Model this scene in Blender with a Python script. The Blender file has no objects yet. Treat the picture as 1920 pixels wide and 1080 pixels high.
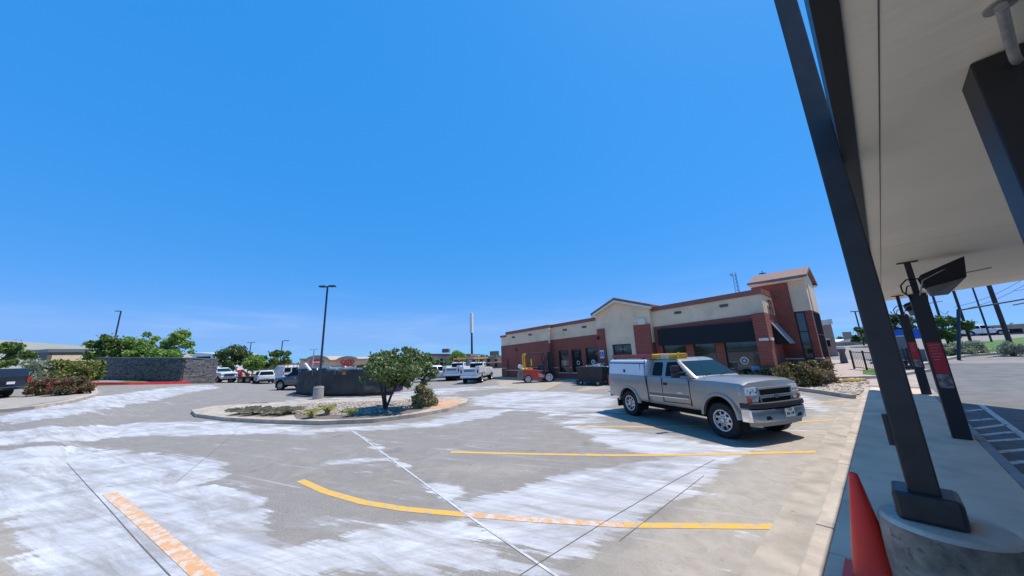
import bpy, bmesh, math, random
import numpy as np
from mathutils import Vector, Matrix
R = math.radians
random.seed(7); rng = np.random.default_rng(7)
SC = bpy.context.scene
COL = SC.collection

# ------------------------------------------------------------------ camera
CAMH = 2.2
PITCH, ROLL, YAW, FPX = 12.156, -2.279, 48.687, 591.39
cam_d = bpy.data.cameras.new('camera'); cam = bpy.data.objects.new('camera', cam_d); COL.objects.link(cam)
cam_d.sensor_width = 36; cam_d.lens = 36*FPX/1920; cam_d.clip_end = 3000; cam_d.clip_start = 0.05
def _cam():
    p, r, y = R(PITCH), R(ROLL), R(YAW)
    f = np.array([0, math.cos(p), math.sin(p)]); rt = np.array([1., 0, 0]); up = np.cross(rt, f)
    rt2 = rt*math.cos(r)+up*math.sin(r); up2 = -rt*math.sin(r)+up*math.cos(r)
    Z = np.array([[math.cos(y), -math.sin(y), 0], [math.sin(y), math.cos(y), 0], [0, 0, 1]])
    return Z@np.array([rt2, up2, -f]).T
RM = _cam()
M4 = Matrix([list(RM[i])+[0] for i in range(3)]+[[0, 0, 0, 1]]); M4.translation = Vector((0, 0, CAMH))
cam.matrix_world = M4
SC.camera = cam
FW = np.array([-math.sin(R(YAW)), math.cos(R(YAW))]); RT = np.array([math.cos(R(YAW)), math.sin(R(YAW))])

# ------------------------------------------------------------------ world, sun, exposure
SUNV = Vector((.195, .39, 1)).normalized()
w = bpy.data.worlds.new('World'); SC.world = w; w.use_nodes = True
nt = w.node_tree; bg = nt.nodes['Background']; sky = nt.nodes.new('ShaderNodeTexSky')
sky.sky_type = 'NISHITA'; sky.sun_disc = False
sky.sun_elevation = math.asin(SUNV.z); sky.sun_rotation = math.atan2(SUNV.x, SUNV.y)
sky.air_density = 1.0; sky.dust_density = 0.3; sky.ozone_density = 4.0; sky.altitude = 0
# deep clear-day blue: the sky's own colour with more saturation and a flatter brightness
sep = nt.nodes.new('ShaderNodeSeparateColor'); sep.mode = 'HSV'; cmb = nt.nodes.new('ShaderNodeCombineColor'); cmb.mode = 'HSV'; nt.links.new(sky.outputs[0], sep.inputs[0])
def _pw(o, e, k):
    a = nt.nodes.new('ShaderNodeMath'); a.operation = 'POWER'; a.inputs[1].default_value = e; nt.links.new(o, a.inputs[0])
    b = nt.nodes.new('ShaderNodeMath'); b.operation = 'MULTIPLY'; b.inputs[1].default_value = k; nt.links.new(a.outputs[0], b.inputs[0]); return b.outputs[0]
cl_ = nt.nodes.new('ShaderNodeMapRange'); cl_.inputs[1].default_value = .0; cl_.inputs[2].default_value = .56; cl_.inputs[3].default_value = .588; cl_.inputs[4].default_value = .611; nt.links.new(sep.outputs[0], cl_.inputs[0])
nt.links.new(cl_.outputs[0], cmb.inputs[0]); fl = nt.nodes.new('ShaderNodeMath'); fl.operation = 'MAXIMUM'; fl.inputs[1].default_value = .42; nt.links.new(sep.outputs[1], fl.inputs[0])
nt.links.new(_pw(fl.outputs[0], .44, 1.11), cmb.inputs[1]); nt.links.new(_pw(sep.outputs[2], .24, 3.92), cmb.inputs[2])
tcw = nt.nodes.new('ShaderNodeTexCoord'); mpw = nt.nodes.new('ShaderNodeMapping'); mpw.inputs['Scale'].default_value = (2.2, 2.2, 16); nt.links.new(tcw.outputs['Generated'], mpw.inputs[0])
nw = nt.nodes.new('ShaderNodeTexNoise'); nw.inputs['Scale'].default_value = 1.6; nw.inputs['Detail'].default_value = 7; nw.inputs['Roughness'].default_value = .6; nt.links.new(mpw.outputs[0], nw.inputs[0])
sx = nt.nodes.new('ShaderNodeSeparateXYZ'); nt.links.new(tcw.outputs['Generated'], sx.inputs[0])
def _mr(o, a, b, c, d):
    k = nt.nodes.new('ShaderNodeMapRange'); k.interpolation_type = 'SMOOTHSTEP'
    for i, v in enumerate((a, b, c, d)): k.inputs[i+1].default_value = v
    nt.links.new(o, k.inputs[0]); return k.outputs[0]
mm = nt.nodes.new('ShaderNodeMath'); mm.operation = 'MULTIPLY'; nt.links.new(_mr(nw.outputs[0], .48, .76, 0, .17), mm.inputs[0]); nt.links.new(_mr(sx.outputs[2], .02, .26, 1, 0), mm.inputs[1])
mw = nt.nodes.new('ShaderNodeMix'); mw.data_type = 'RGBA'; mw.inputs[7].default_value = (5.0, 5.9, 7.0, 1); nt.links.new(mm.outputs[0], mw.inputs[0]); nt.links.new(cmb.outputs[0], mw.inputs[6])
nt.links.new(mw.outputs[2], bg.inputs[0]); bg.inputs[1].default_value = 0.12
sl = bpy.data.lights.new('sun', 'SUN'); sl.energy = 3.6; sl.angle = R(.5); sl.color = (1, .93, .84)
so = bpy.data.objects.new('sun', sl); COL.objects.link(so); so.rotation_euler = SUNV.to_track_quat('Z', 'Y').to_euler()
SC.view_settings.view_transform = 'Standard'; SC.view_settings.look = 'None'
SC.view_settings.exposure = 0.4; SC.view_settings.gamma = 1
SC.render.resolution_x = 1024; SC.render.resolution_y = 576

# ------------------------------------------------------------------ places
def sst(a, b, x):
    t = np.clip((x-a)/(b-a), 0, 1); return t*t*(3-2*t)
def gz(X, Y):
    X = np.asarray(X, float); Y = np.asarray(Y, float)
    d = X*FW[0]+Y*FW[1]; u = -(X*RT[0]+Y*RT[1])
    k = u/np.maximum(d, 3)
    b_ = sst(1.0, 1.45, k); left = 1.38*sst(.66, 1.36, k)*np.clip((d-(20-14*b_))/(14+12*b_), 0, 1)*np.clip((130-d)/60, 0.2, 1)
    right = np.clip((Y-23)*.045, 0, 2.4)*sst(-9, -3.5, X)
    return left+right
def ray(px, py):
    v = RM@np.array([(px-960)/FPX, -(py-540)/FPX, -1.]); return v/np.linalg.norm(v)
def P(px, py, d):
    v = ray(px, py); t = d/(v[0]*FW[0]+v[1]*FW[1]); return Vector((v[0]*t, v[1]*t, CAMH+v[2]*t))
def G(px, py, dz=0.0):
    v = ray(px, py); t = 3.0; lo = t
    while t < 1500:
        p = v*t
        if CAMH+p[2] <= float(gz(p[0], p[1]))+dz: break
        lo = t; t *= 1.03
    hi = t
    for _ in range(30):
        m = (lo+hi)/2; p = v*m
        if CAMH+p[2] <= float(gz(p[0], p[1]))+dz: hi = m
        else: lo = m
    p = v*hi; return Vector((p[0], p[1], CAMH+p[2]))
def GD(px, d):
    """ground point on the column of sight px at forward distance d"""
    p = P(px, 690, d); return Vector((p.x, p.y, float(gz(p.x, p.y))))
def depth(p): return p.x*FW[0]+p.y*FW[1]
def ZY(px, py, d): return P(px, py, d).z

# ------------------------------------------------------------------ materials
MATS = {}
def mat(name, col, rough=.6, metal=0., var=.0, scale=8., bump=0., bscale=None, coat=0., spec=.5, col2=None, emit=None):
    if name in MATS: return MATS[name]
    m = bpy.data.materials.new(name); m.use_nodes = True; n = m.node_tree; b = n.nodes['Principled BSDF']
    b.inputs['Base Color'].default_value = (*col, 1); b.inputs['Roughness'].default_value = rough
    b.inputs['Metallic'].default_value = metal; b.inputs['Coat Weight'].default_value = coat
    b.inputs['Coat Roughness'].default_value = .05
    b.inputs['Specular IOR Level'].default_value = spec
    tc = n.nodes.new('ShaderNodeTexCoord')
    nz = n.nodes.new('ShaderNodeTexNoise'); nz.inputs['Scale'].default_value = scale; nz.inputs['Detail'].default_value = 6
    n.links.new(tc.outputs['Object'], nz.inputs['Vector'])
    if var or col2:
        mx = n.nodes.new('ShaderNodeMix'); mx.data_type = 'RGBA'
        c2 = col2 if col2 else tuple(c*(1-var) for c in col); c1 = col if col2 else tuple(min(1, c*(1+var*.6)) for c in col)
        mx.inputs[6].default_value = (*c2, 1); mx.inputs[7].default_value = (*c1, 1)
        mr = n.nodes.new('ShaderNodeMapRange'); mr.inputs[1].default_value = .32; mr.inputs[2].default_value = .68
        n.links.new(nz.outputs[0], mr.inputs[0]); n.links.new(mr.outputs[0], mx.inputs[0])
        n.links.new(mx.outputs[2], b.inputs['Base Color'])
    if bump:
        nb = n.nodes.new('ShaderNodeTexNoise'); nb.inputs['Scale'].default_value = bscale or scale*4; nb.inputs['Detail'].default_value = 5
        n.links.new(tc.outputs['Object'], nb.inputs['Vector'])
        bp = n.nodes.new('ShaderNodeBump'); bp.inputs['Strength'].default_value = bump; bp.inputs['Distance'].default_value = .02
        n.links.new(nb.outputs[0], bp.inputs['Height']); n.links.new(bp.outputs[0], b.inputs['Normal'])
    MATS[name] = m; return m
def leafmat(name, c1, c2, c3=None, p3=.0):
    m = bpy.data.materials.new(name); m.use_nodes = True; n = m.node_tree; b = n.nodes['Principled BSDF']
    b.inputs['Roughness'].default_value = .55
    g = n.nodes.new('ShaderNodeNewGeometry'); r = n.nodes.new('ShaderNodeValToRGB')
    e = r.color_ramp.elements; e[0].color = (*c1, 1); e[1].color = (*c2, 1); e[0].position = .0; e[1].position = .9-p3
    if c3:
        x = r.color_ramp.elements.new(1-p3); x.color = (*c3, 1); r.color_ramp.elements.new(max(0, 1-p3-.01)).color = (*c2, 1)
    n.links.new(g.outputs['Random Per Island'], r.inputs[0]); n.links.new(r.outputs[0], b.inputs['Base Color'])
    tr = n.nodes.new('ShaderNodeBsdfTranslucent'); n.links.new(r.outputs[0], tr.inputs[0])
    mx = n.nodes.new('ShaderNodeMixShader'); mx.inputs[0].default_value = .3
    o = n.nodes['Material Output']; n.links.new(b.outputs[0], mx.inputs[1]); n.links.new(tr.outputs[0], mx.inputs[2]); n.links.new(mx.outputs[0], o.inputs[0])
    return m
def brickmat():
    m = mat('brick', (.16, .045, .035), .85); n = m.node_tree; b = n.nodes['Principled BSDF']
    tc = n.nodes.new('ShaderNodeTexCoord'); s = n.nodes.new('ShaderNodeSeparateXYZ'); n.links.new(tc.outputs['Object'], s.inputs[0])
    a = n.nodes.new('ShaderNodeMath'); a.operation = 'ADD'; n.links.new(s.outputs[0], a.inputs[0]); n.links.new(s.outputs[1], a.inputs[1])
    c = n.nodes.new('ShaderNodeCombineXYZ'); n.links.new(a.outputs[0], c.inputs[0]); n.links.new(s.outputs[2], c.inputs[1])
    br = n.nodes.new('ShaderNodeTexBrick'); br.inputs['Scale'].default_value = 1; br.inputs['Brick Width'].default_value = .25; br.inputs['Row Height'].default_value = .085
    br.inputs['Mortar Size'].default_value = .008; br.inputs['Color1'].default_value = (.33, .066, .040, 1); br.inputs['Color2'].default_value = (.42, .09, .055, 1); br.inputs['Mortar'].default_value = (.42, .20, .15, 1)
    n.links.new(c.outputs[0], br.inputs['Vector'])
    nz = n.nodes.new('ShaderNodeTexNoise'); nz.inputs['Scale'].default_value = .9; nz.inputs['Detail'].default_value = 6; n.links.new(tc.outputs['Object'], nz.inputs['Vector'])
    hs = n.nodes.new('ShaderNodeMix'); hs.data_type = 'RGBA'; hs.blend_type = 'MULTIPLY'; hs.inputs[0].default_value = .35
    n.links.new(br.outputs[0], hs.inputs[6]); n.links.new(nz.outputs[0], hs.inputs[7]); n.links.new(hs.outputs[2], b.inputs['Base Color'])
    bp = n.nodes.new('ShaderNodeBump'); bp.inputs['Strength'].default_value = .4; bp.inputs['Distance'].default_value = .01; n.links.new(br.outputs[1], bp.inputs['Height']); bp.invert = True
    n.links.new(bp.outputs[0], b.inputs['Normal']); return m
M = dict(
 silver=mat('silver_paint', (.335, .305, .27), .32, .4, .06, 3, coat=.6), white=mat('white_paint', (.72, .73, .74), .35, 0, .05, 3, coat=.4),
 topper=mat('topper_paint', (.62, .66, .72), .3, 0, .05, 2, coat=.5), greycar=mat('grey_paint', (.085, .095, .115), .3, .5, coat=.7), darkcar=mat('dark_paint', (.03, .033, .045), .3, .4, coat=.7),
 chrome=mat('chrome', (.75, .75, .76), .16, 1., .1, 20), alu=mat('aluminium', (.55, .56, .57), .35, .9, .1, 12), tyre=mat('tyre_rubber', (.018, .018, .019), .85, 0, .3, 15, .3, 60),
 glass=mat('dark_glass', (.008, .010, .012), .08, spec=.15), wglass=mat('windscreen_glass', (.010, .028, .030), .06, spec=.35), blackpl=mat('black_plastic', (.022, .023, .026), .6), dark=mat('dark_void', (.006, .006, .006), .9),
 lamp=mat('lamp_lens', (.6, .62, .64), .1, .3, .3, 40), amber=mat('amber_lens', (.65, .12, .06), .2), redl=mat('red_lens', (.45, .02, .015), .25),
 stucco=mat('stucco', (.88, .64, .42), .9, 0, .12, .8, .3, 60), stuccol=mat('stucco_trim', (.82, .72, .58), .9, 0, .1, 2, .2, 60), cap=mat('parapet_metal', (.30, .10, .07), .5, 0, .1, 4), brick=brickmat(),
 band=mat('limestone_band', (.75, .62, .52), .85, 0, .15, 6), roof=mat('brown_roof', (.26, .15, .115), .8, 0, .25, 5), frame=mat('dark_window_frame', (.02, .018, .018), .5),
 awning=mat('black_awning', (.011, .011, .014), .8, 0, .2, 3), vent=mat('vent_grille', (.15, .13, .11), .8), steel=mat('black_post_paint', (.040, .033, .030), .42, 0, .25, 5, .1, 30), fascia=mat('fascia_paint', (.017, .016, .018), .5, 0, .2, 4),
 conc=mat('concrete', (.40, .36, .31), .9, 0, .25, 2.2, .5, 40), kerb=mat('kerb_concrete', (.50, .415, .325), .9, 0, .25, 3, .4, 40), redk=mat('red_kerb_paint', (.60, .035, .04), .6, 0, .2, 3),
 yellow=mat('yellow_paint', (.75, .43, .03), .55, 0, .15, 6), red=mat('red_paint', (.55, .03, .025), .4, 0, .15, 4, coat=.3), orange=mat('orange_paint', (.75, .16, .03), .5, 0, .15, 4), rust=mat('rusty_steel', (.20, .07, .035), .8, 0, .4, 5),
 cone=mat('cone_plastic', (1.0, .035, .018), .45, 0, .05, 8), bark=mat('bark', (.075, .058, .045), .9, 0, .35, 10, .5, 40), grey=mat('grey_metal', (.22, .22, .22), .5, .4, .15, 6), white2=mat('white_board', (.74, .74, .73), .6, 0, .1, 3),
 screen=mat('black_screen_cloth', (.050, .045, .038), .8, 0, .4, 1.2, .6, 9), blue=mat('blue_tarp', (.01, .13, .62), .5, 0, .15, 3), bluesign=mat('sign_blue', (.02, .12, .42), .5), purple=mat('purple_plastic', (.10, .015, .22), .5), tan=mat('tan_wall', (.52, .38, .28), .9, 0, .1, .5), tan2=mat('tan_trim', (.38, .27, .20), .9),
 cream=mat('cream_wall', (.66, .62, .52), .85, 0, .08, .3), woodpole=mat('pole_wood', (.045, .04, .04), .85, 0, .2, 6), bluepole=mat('steel_pole', (.03, .04, .055), .5, .2), lead=mat('pale_steel', (.55, .58, .60), .4, .5), signred=mat('sign_red', (.60, .012, .02), .5), poster=mat('poster_red', (.42, .02, .03), .5), ptext=mat('poster_text', (.50, .22, .24), .6),
 skin2=mat('tan_trailer', (.30, .24, .2), .8), yellown=mat('neon_yellow', (.72, .68, .03), .5), brown=mat('brown_far_wall', (.42, .27, .20), .9, 0, .15, .7), conduit=mat('conduit_grey', (.30, .30, .285), .6, 0, .25, 12))
SOFF = mat('soffit_paint', (.90, .81, .66), .62, 0, .07, .5, 0)

# ------------------------------------------------------------------ mesh building
class MB:
    def __init__(s): s.v = []; s.f = []
    def add(s, vs, fs):
        o = len(s.v); s.v += [tuple(x) for x in vs]; s.f += [tuple(i+o for i in f) for f in fs]; return s
    def box(s, c, d, rz=0, tilt=None):
        x, y, z = [k/2 for k in d]; vs = [Vector((a*x, b*y, e*z)) for e in (-1, 1) for a, b in ((-1, -1), (1, -1), (1, 1), (-1, 1))]
        m = Matrix.Rotation(rz, 3, 'Z')
        if tilt: m = m@Matrix.Rotation(tilt[0], 3, 'X')@Matrix.Rotation(tilt[1], 3, 'Y')
        return s.add([m@v+Vector(c) for v in vs], [(3, 2, 1, 0), (4, 5, 6, 7), (0, 1, 5, 4), (1, 2, 6, 5), (2, 3, 7, 6), (3, 0, 4, 7)])
    def bx(s, x0, x1, y0, y1, z0, z1): return s.box(((x0+x1)/2, (y0+y1)/2, (z0+z1)/2), (abs(x1-x0), abs(y1-y0), abs(z1-z0)))
    def tube(s, a, b, r0, r1=None, n=10, cap=True):
        a = Vector(a); b = Vector(b); r1 = r0 if r1 is None else r1; d = (b-a).normalized()
        u = d.orthogonal().normalized(); v = d.cross(u)
        vs = [a+(u*math.cos(t)+v*math.sin(t))*r0 for t in [2*math.pi*i/n for i in range(n)]]+[b+(u*math.cos(t)+v*math.sin(t))*r1 for t in [2*math.pi*i/n for i in range(n)]]
        fs = [(i, (i+1) % n, n+(i+1) % n, n+i) for i in range(n)]
        if cap: fs += [tuple(range(n-1, -1, -1)), tuple(range(n, 2*n))]
        return s.add(vs, fs)
    def path(s, pts, r, n=8):
        for a, b in zip(pts[:-1], pts[1:]): s.tube(a, b, r, r, n)
        return s
    def bar(s, a, b, w, h):
        a = Vector(a); b = Vector(b); d = (b-a).normalized(); u = Vector((0, 0, 1)).cross(d)
        if u.length < 1e-4: u = Vector((1, 0, 0))
        u.normalize(); v = d.cross(u); u = u*w/2; v = v*h/2
        return s.add([a-u-v, a+u-v, a+u+v, a-u+v, b-u-v, b+u-v, b+u+v, b-u+v], [(0, 1, 2, 3), (7, 6, 5, 4), (0, 4, 5, 1), (1, 5, 6, 2), (2, 6, 7, 3), (3, 7, 4, 0)])
    def lathe(s, prof, n=24, axis='Z', c=(0, 0, 0), closed=False):
        vs = []; c = Vector(c)
        for r, z in prof:
            for i in range(n):
                t = 2*math.pi*i/n; a, b = r*math.cos(t), r*math.sin(t)
                vs.append(c+(Vector((a, b, z)) if axis == 'Z' else Vector((a, z, b)) if axis == 'Y' else Vector((z, a, b))))
        fs = [(j*n+i, j*n+(i+1) % n, (j+1)*n+(i+1) % n, (j+1)*n+i) for j in range(len(prof)-1) for i in range(n)]
        if not closed: fs += [tuple(range(n-1, -1, -1)), tuple(range((len(prof)-1)*n, len(prof)*n))]
        return s.add(vs, fs)
    def prism(s, poly, vec):
        """poly: 3-D points, extruded by vec"""
        n = len(poly); vec = Vector(vec); a = [Vector(p) for p in poly]
        return s.add(a+[p+vec for p in a], [tuple(range(n-1, -1, -1)), tuple(range(n, 2*n))]+[(i, (i+1) % n, n+(i+1) % n, n+i) for i in range(n)])
    def loft(s, rings, close=True, caps=True):
        n = len(rings[0]); vs = [p for r in rings for p in r]; k = n if close else n-1
        fs = [(j*n+i, j*n+(i+1) % n, (j+1)*n+(i+1) % n, (j+1)*n+i) for j in range(len(rings)-1) for i in range(k)]
        if caps: fs += [tuple(range(n-1, -1, -1)), tuple(range((len(rings)-1)*n, len(rings)*n))]
        return s.add(vs, fs)
    def mesh(s, name, m, smooth=None, fix=True):
        me = bpy.data.meshes.new(name); me.from_pydata([tuple(v) for v in s.v], [], s.f); me.update()
        if fix:
            b = bmesh.new(); b.from_mesh(me); bmesh.ops.recalc_face_normals(b, faces=b.faces); b.to_mesh(me); b.free()
        if m: me.materials.append(m)
        if smooth:
            me.polygons.foreach_set('use_smooth', [True]*len(me.polygons))
            me.set_sharp_from_angle(angle=R(smooth))
        return me
    def build(s, name, m, parent=None, smooth=None, bevel=0, world=False, fix=True):
        if world and parent:
            inv = Matrix.Translation(parent.location)@Matrix.Rotation(parent.rotation_euler.z, 4, 'Z'); inv.invert()
            s.v = [tuple(inv@Vector(v)) for v in s.v]
        o = bpy.data.objects.new(name, s.mesh(name, m, smooth, fix)); COL.objects.link(o)
        if parent: o.parent = parent
        if bevel:
            md = o.modifiers.new('bevel', 'BEVEL'); md.width = bevel; md.segments = 2; md.limit_method = 'ANGLE'; md.angle_limit = R(40)
        return o
def tag(o, label, cat, group=None, kind=None):
    o['label'] = label; o['category'] = cat
    if group: o['group'] = group
    if kind: o['kind'] = kind
    return o
def struct(o, kind='structure', label=None):
    o['kind'] = kind
    if label: o['label'] = label
    return o
def thing(name, label, cat, loc=(0, 0, 0), rz=0, group=None):
    o = bpy.data.objects.new(name, None); COL.objects.link(o); o.location = loc; o.rotation_euler = (0, 0, rz); o.empty_display_size = .2
    return tag(o, label, cat, group)
def copy_tree(o, parent=None):
    c = o.copy(); COL.objects.link(c)
    if parent: c.parent = parent
    for ch in list(o.children): copy_tree(ch, c)
    return c
def text_mesh(name, body, size, m, parent, mtx, extrude=.004, bold=0, sx=1.0):
    cu = bpy.data.curves.new(name, 'FONT'); cu.body = body; cu.size = size; cu.align_x = 'CENTER'; cu.align_y = 'CENTER'; cu.extrude = extrude; cu.offset = bold
    t = bpy.data.objects.new(name, cu); COL.objects.link(t); dg = bpy.context.evaluated_depsgraph_get()
    me = bpy.data.meshes.new_from_object(t.evaluated_get(dg)); bpy.data.objects.remove(t)
    me.transform(Matrix.Diagonal((sx, 1, 1, 1))); me.transform(mtx); me.materials.clear(); me.materials.append(m)
    o = bpy.data.objects.new(name, me); COL.objects.link(o); o.parent = parent; return o
def face_mtx(origin, right, up):
    r = Vector(right).normalized(); u = Vector(up).normalized(); n = r.cross(u)
    m = Matrix((r, u, n)).transposed().to_4x4(); m.translation = Vector(origin); return m
def boolean(o, cutters):
    for c in cutters:
        md = o.modifiers.new('cut', 'BOOLEAN'); md.object = c; md.operation = 'DIFFERENCE'; md.solver = 'EXACT'
    bpy.context.view_layer.update(); dg = bpy.context.evaluated_depsgraph_get()
    me = bpy.data.meshes.new_from_object(o.evaluated_get(dg)); o.modifiers.clear(); o.data = me
    for c in cutters: bpy.data.objects.remove(c)

#@@GROUND
# ------------------------------------------------------------------ ground
def axis(near0, near1, step, lo, hi):
    a = list(np.arange(near0, near1+1e-6, step)); s = step; x = near1
    while x < hi: s *= 1.25; x += s; a.append(x)
    s = step; x = near0
    while x > lo: s *= 1.25; x -= s; a.insert(0, x)
    return np.array(a)
POW = [ # (weight, soft width in metres, outline of the white residue as seen lying on the lot)
 (1.0, .25, [(-40, 850), (130, 838), (260, 848), (330, 852), (415, 868), (425, 890), (380, 905), (440, 918), (500, 932), (500, 1000), (520, 1032), (600, 1020), (690, 1000), (780, 985), (870, 975), (905, 990), (880, 1010), (700, 1050), (560, 1090), (60, 1120), (50, 1000), (15, 965), (-60, 960)]),
 (.95, .22, [(790, 897), (830, 905), (870, 935), (930, 932), (1000, 905), (1080, 880), (1180, 868), (1270, 855), (1400, 840), (1360, 870), (1330, 895), (1270, 945), (1180, 985), (1120, 1020), (1060, 1062), (1000, 1040), (920, 1000), (880, 968)]),
 (1.0, .25, [(1050, 796), (1120, 800), (1200, 812), (1330, 833), (1420, 838), (1380, 858), (1280, 852), (1200, 850), (1150, 838), (1100, 815)]),
 (.9, .30, [(-30, 812), (120, 800), (250, 793), (360, 789), (480, 797), (600, 803), (720, 797), (800, 788), (880, 770), (960, 766), (930, 782), (830, 797), (700, 806), (600, 812), (400, 815), (200, 822), (60, 832), (-30, 836)]),
 (.85, .35, [(-20, 783), (80, 762), (170, 745), (300, 728), (380, 722), (420, 726), (340, 740), (240, 760), (120, 782), (0, 800)]),
 (.72, .5, [(870, 745), (960, 734), (1060, 734), (1150, 742), (1160, 772), (1060, 775), (960, 768), (900, 762)]),
 (.6, .4, [(480, 757), (620, 750), (780, 745), (860, 741), (860, 735), (960, 727), (930, 722), (800, 730), (700, 742), (560, 748)]),
 (.75, .15, [(560, 868), (620, 864), (720, 855), (745, 860), (700, 866), (620, 873)]), (.6, .12, [(590, 886), (700, 882), (742, 878), (740, 884), (650, 890)]),
 (.9, .10, [(652, 803), (680, 818), (722, 842), (722, 850), (765, 872), (790, 893), (1045, 1078), (1030, 1078), (780, 895), (700, 840)]),
 (.7, .3, [(560, 1040), (740, 1000), (900, 1000), (1000, 1050), (1060, 1090), (800, 1100), (500, 1100)]),
 (.8, .3, [(1470, 735), (1520, 745), (1560, 765), (1540, 772), (1490, 760)]),
 (.5, .4, [(1020, 775), (1140, 775), (1150, 795), (1060, 800), (1000, 790)]),
]
BEI = [ (1., .6, [(1090, 1100), (1200, 1000), (1300, 930), (1400, 850), (1540, 760), (1600, 740), (1590, 800), (1500, 1100)]),
 (1., .7, [(380, 1), (381, 1), (381, 2)]), (.9, .4, [(940, 728), (1010, 733), (1070, 712), (990, 710), (930, 714)]), (.8, .4, [(1080, 735), (1140, 728), (1140, 716), (1100, 722)]),
 (.9, .5, [(-60, 960), (15, 965), (50, 1000), (60, 1120), (-60, 1120)]), (1, .5, [(-40, 775), (160, 745), (175, 736), (40, 742), (-40, 748)]), (.5, .5, [(700, 880), (900, 860), (1100, 865), (950, 905), (860, 900)]) ]
def polydist(px, py, poly):
    """signed distance (negative inside)"""
    q = np.array(poly); d = np.full(px.shape, 1e9); ins = np.zeros(px.shape, bool)
    for a, b in zip(q, np.roll(q, -1, 0)):
        e = b-a; t = np.clip(((px-a[0])*e[0]+(py-a[1])*e[1])/max(e@e, 1e-9), 0, 1)
        d = np.minimum(d, np.hypot(px-a[0]-t*e[0], py-a[1]-t*e[1]))
        c = ((a[1] > py) != (b[1] > py)) & (px < (b[0]-a[0])*(py-a[1])/(b[1]-a[1]+1e-12)+a[0]); ins ^= c
    return np.where(ins, -d, d)
def build_ground():
    xs = axis(-34, .9, .16, -900, 900); ys = axis(-8, 26, .16, -500, 1500)
    X, Y = np.meshgrid(xs, ys); nx, ny = len(xs), len(ys)
    x = X.ravel(); y = Y.ravel(); z = gz(x, y)
    idx = np.arange(nx*ny).reshape(ny, nx); F = np.stack([idx[:-1, :-1], idx[:-1, 1:], idx[1:, 1:], idx[1:, :-1]], -1).reshape(-1, 4)
    me = bpy.data.meshes.new('parking_lot'); me.vertices.add(nx*ny); me.vertices.foreach_set('co', np.stack([x, y, z], -1).ravel())
    me.loops.add(F.size); me.loops.foreach_set('vertex_index', F.ravel()); me.polygons.add(len(F)); me.polygons.foreach_set('loop_start', np.arange(0, F.size, 4))
    me.update(); me.validate()
    for nm, L in (('residue', POW), ('beige', BEI)):
        v = np.zeros(nx*ny)
        for wt, soft, poly in L:
            if poly[0][1] < 10: continue
            pts = [tuple(G(a, b)[:2]) for a, b in poly]
            sd = polydist(x, y, pts); v = np.maximum(v, wt*np.clip(.5-sd/(2*soft), 0, 1))
        at = me.attributes.new(nm, 'FLOAT', 'POINT'); at.data.foreach_set('value', v)
    o = bpy.data.objects.new('parking_lot', me); COL.objects.link(o); struct(o)
    m = bpy.data.materials.new('lot_concrete'); m.use_nodes = True; n = m.node_tree; b = n.nodes['Principled BSDF']; L = n.links.new
    tc = n.nodes.new('ShaderNodeTexCoord'); 
    def noise(scale, det=6, rot=0, st=(1, 1, 1), dist=0, rough=.55):
        mp = n.nodes.new('ShaderNodeMapping'); mp.inputs['Rotation'].default_value = (0, 0, rot); mp.inputs['Scale'].default_value = st
        # rotate first, then stretch
        m2 = n.nodes.new('ShaderNodeMapping'); m2.inputs['Rotation'].default_value = (0, 0, rot); L(tc.outputs['Object'], m2.inputs[0])
        mp.inputs['Rotation'].default_value = (0, 0, 0); L(m2.outputs[0], mp.inputs[0])
        z = n.nodes.new('ShaderNodeTexNoise'); z.inputs['Scale'].default_value = scale; z.inputs['Detail'].default_value = det; z.inputs['Distortion'].default_value = dist; z.inputs['Roughness'].default_value = rough
        L(mp.outputs[0], z.inputs['Vector']); return z.outputs[0]
    def mr(x, a, b_, c=0, d=1):
        k = n.nodes.new('ShaderNodeMapRange'); k.inputs[1].default_value = a; k.inputs[2].default_value = b_; k.inputs[3].default_value = c; k.inputs[4].default_value = d; L(x, k.inputs[0]); return k.outputs[0]
    def mix(f, a, b_):
        k = n.nodes.new('ShaderNodeMix'); k.data_type = 'RGBA'
        if isinstance(f, float): k.inputs[0].default_value = f
        else: L(f, k.inputs[0])
        for s, q in ((6, a), (7, b_)):
            if isinstance(q, tuple): k.inputs[s].default_value = (*q, 1)
            else: L(q, k.inputs[s])
        return k.outputs[2]
    def ma(op, a, b_):
        k = n.nodes.new('ShaderNodeMath'); k.operation = op; k.use_clamp = False
        for s, q in ((0, a), (1, b_)):
            if isinstance(q, (int, float)): k.inputs[s].default_value = q
            else: L(q, k.inputs[s])
        return k.outputs[0]
    ar = n.nodes.new('ShaderNodeAttribute'); ar.attribute_name = 'residue'; ab = n.nodes.new('ShaderNodeAttribute'); ab.attribute_name = 'beige'
    a0 = -math.atan2(RT[1], RT[0])+.35
    st1 = noise(1.6, 9, a0, (.22, 1.6, 1), .6, .68); st2 = noise(1.1, 9, a0-.9, (.3, 1.3, 1), .8, .65); big = noise(.35, 4); fine = noise(38, 4); mid = noise(4, 8, 0, (1, 1, 1), .4, .65); spk = noise(9, 3, 0, (1, 1, 1), 0, .5)
    base = mix(mr(mid, .3, .7), (.222, .198, .170), (.305, .272, .232)); base = mix(mr(big, .35, .65), base, mix(mr(fine, .35, .65), (.208, .188, .165), (.318, .285, .245)))
    beige = mix(mr(mid, .3, .7), (.36, .305, .235), (.48, .42, .345)); bf = ma('MULTIPLY', mr(ma('ADD', ab.outputs['Fac'], ma('MULTIPLY', ma('SUBTRACT', st2, .5), .8)), .3, .75), .85)
    base = mix(bf, base, beige)
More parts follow.
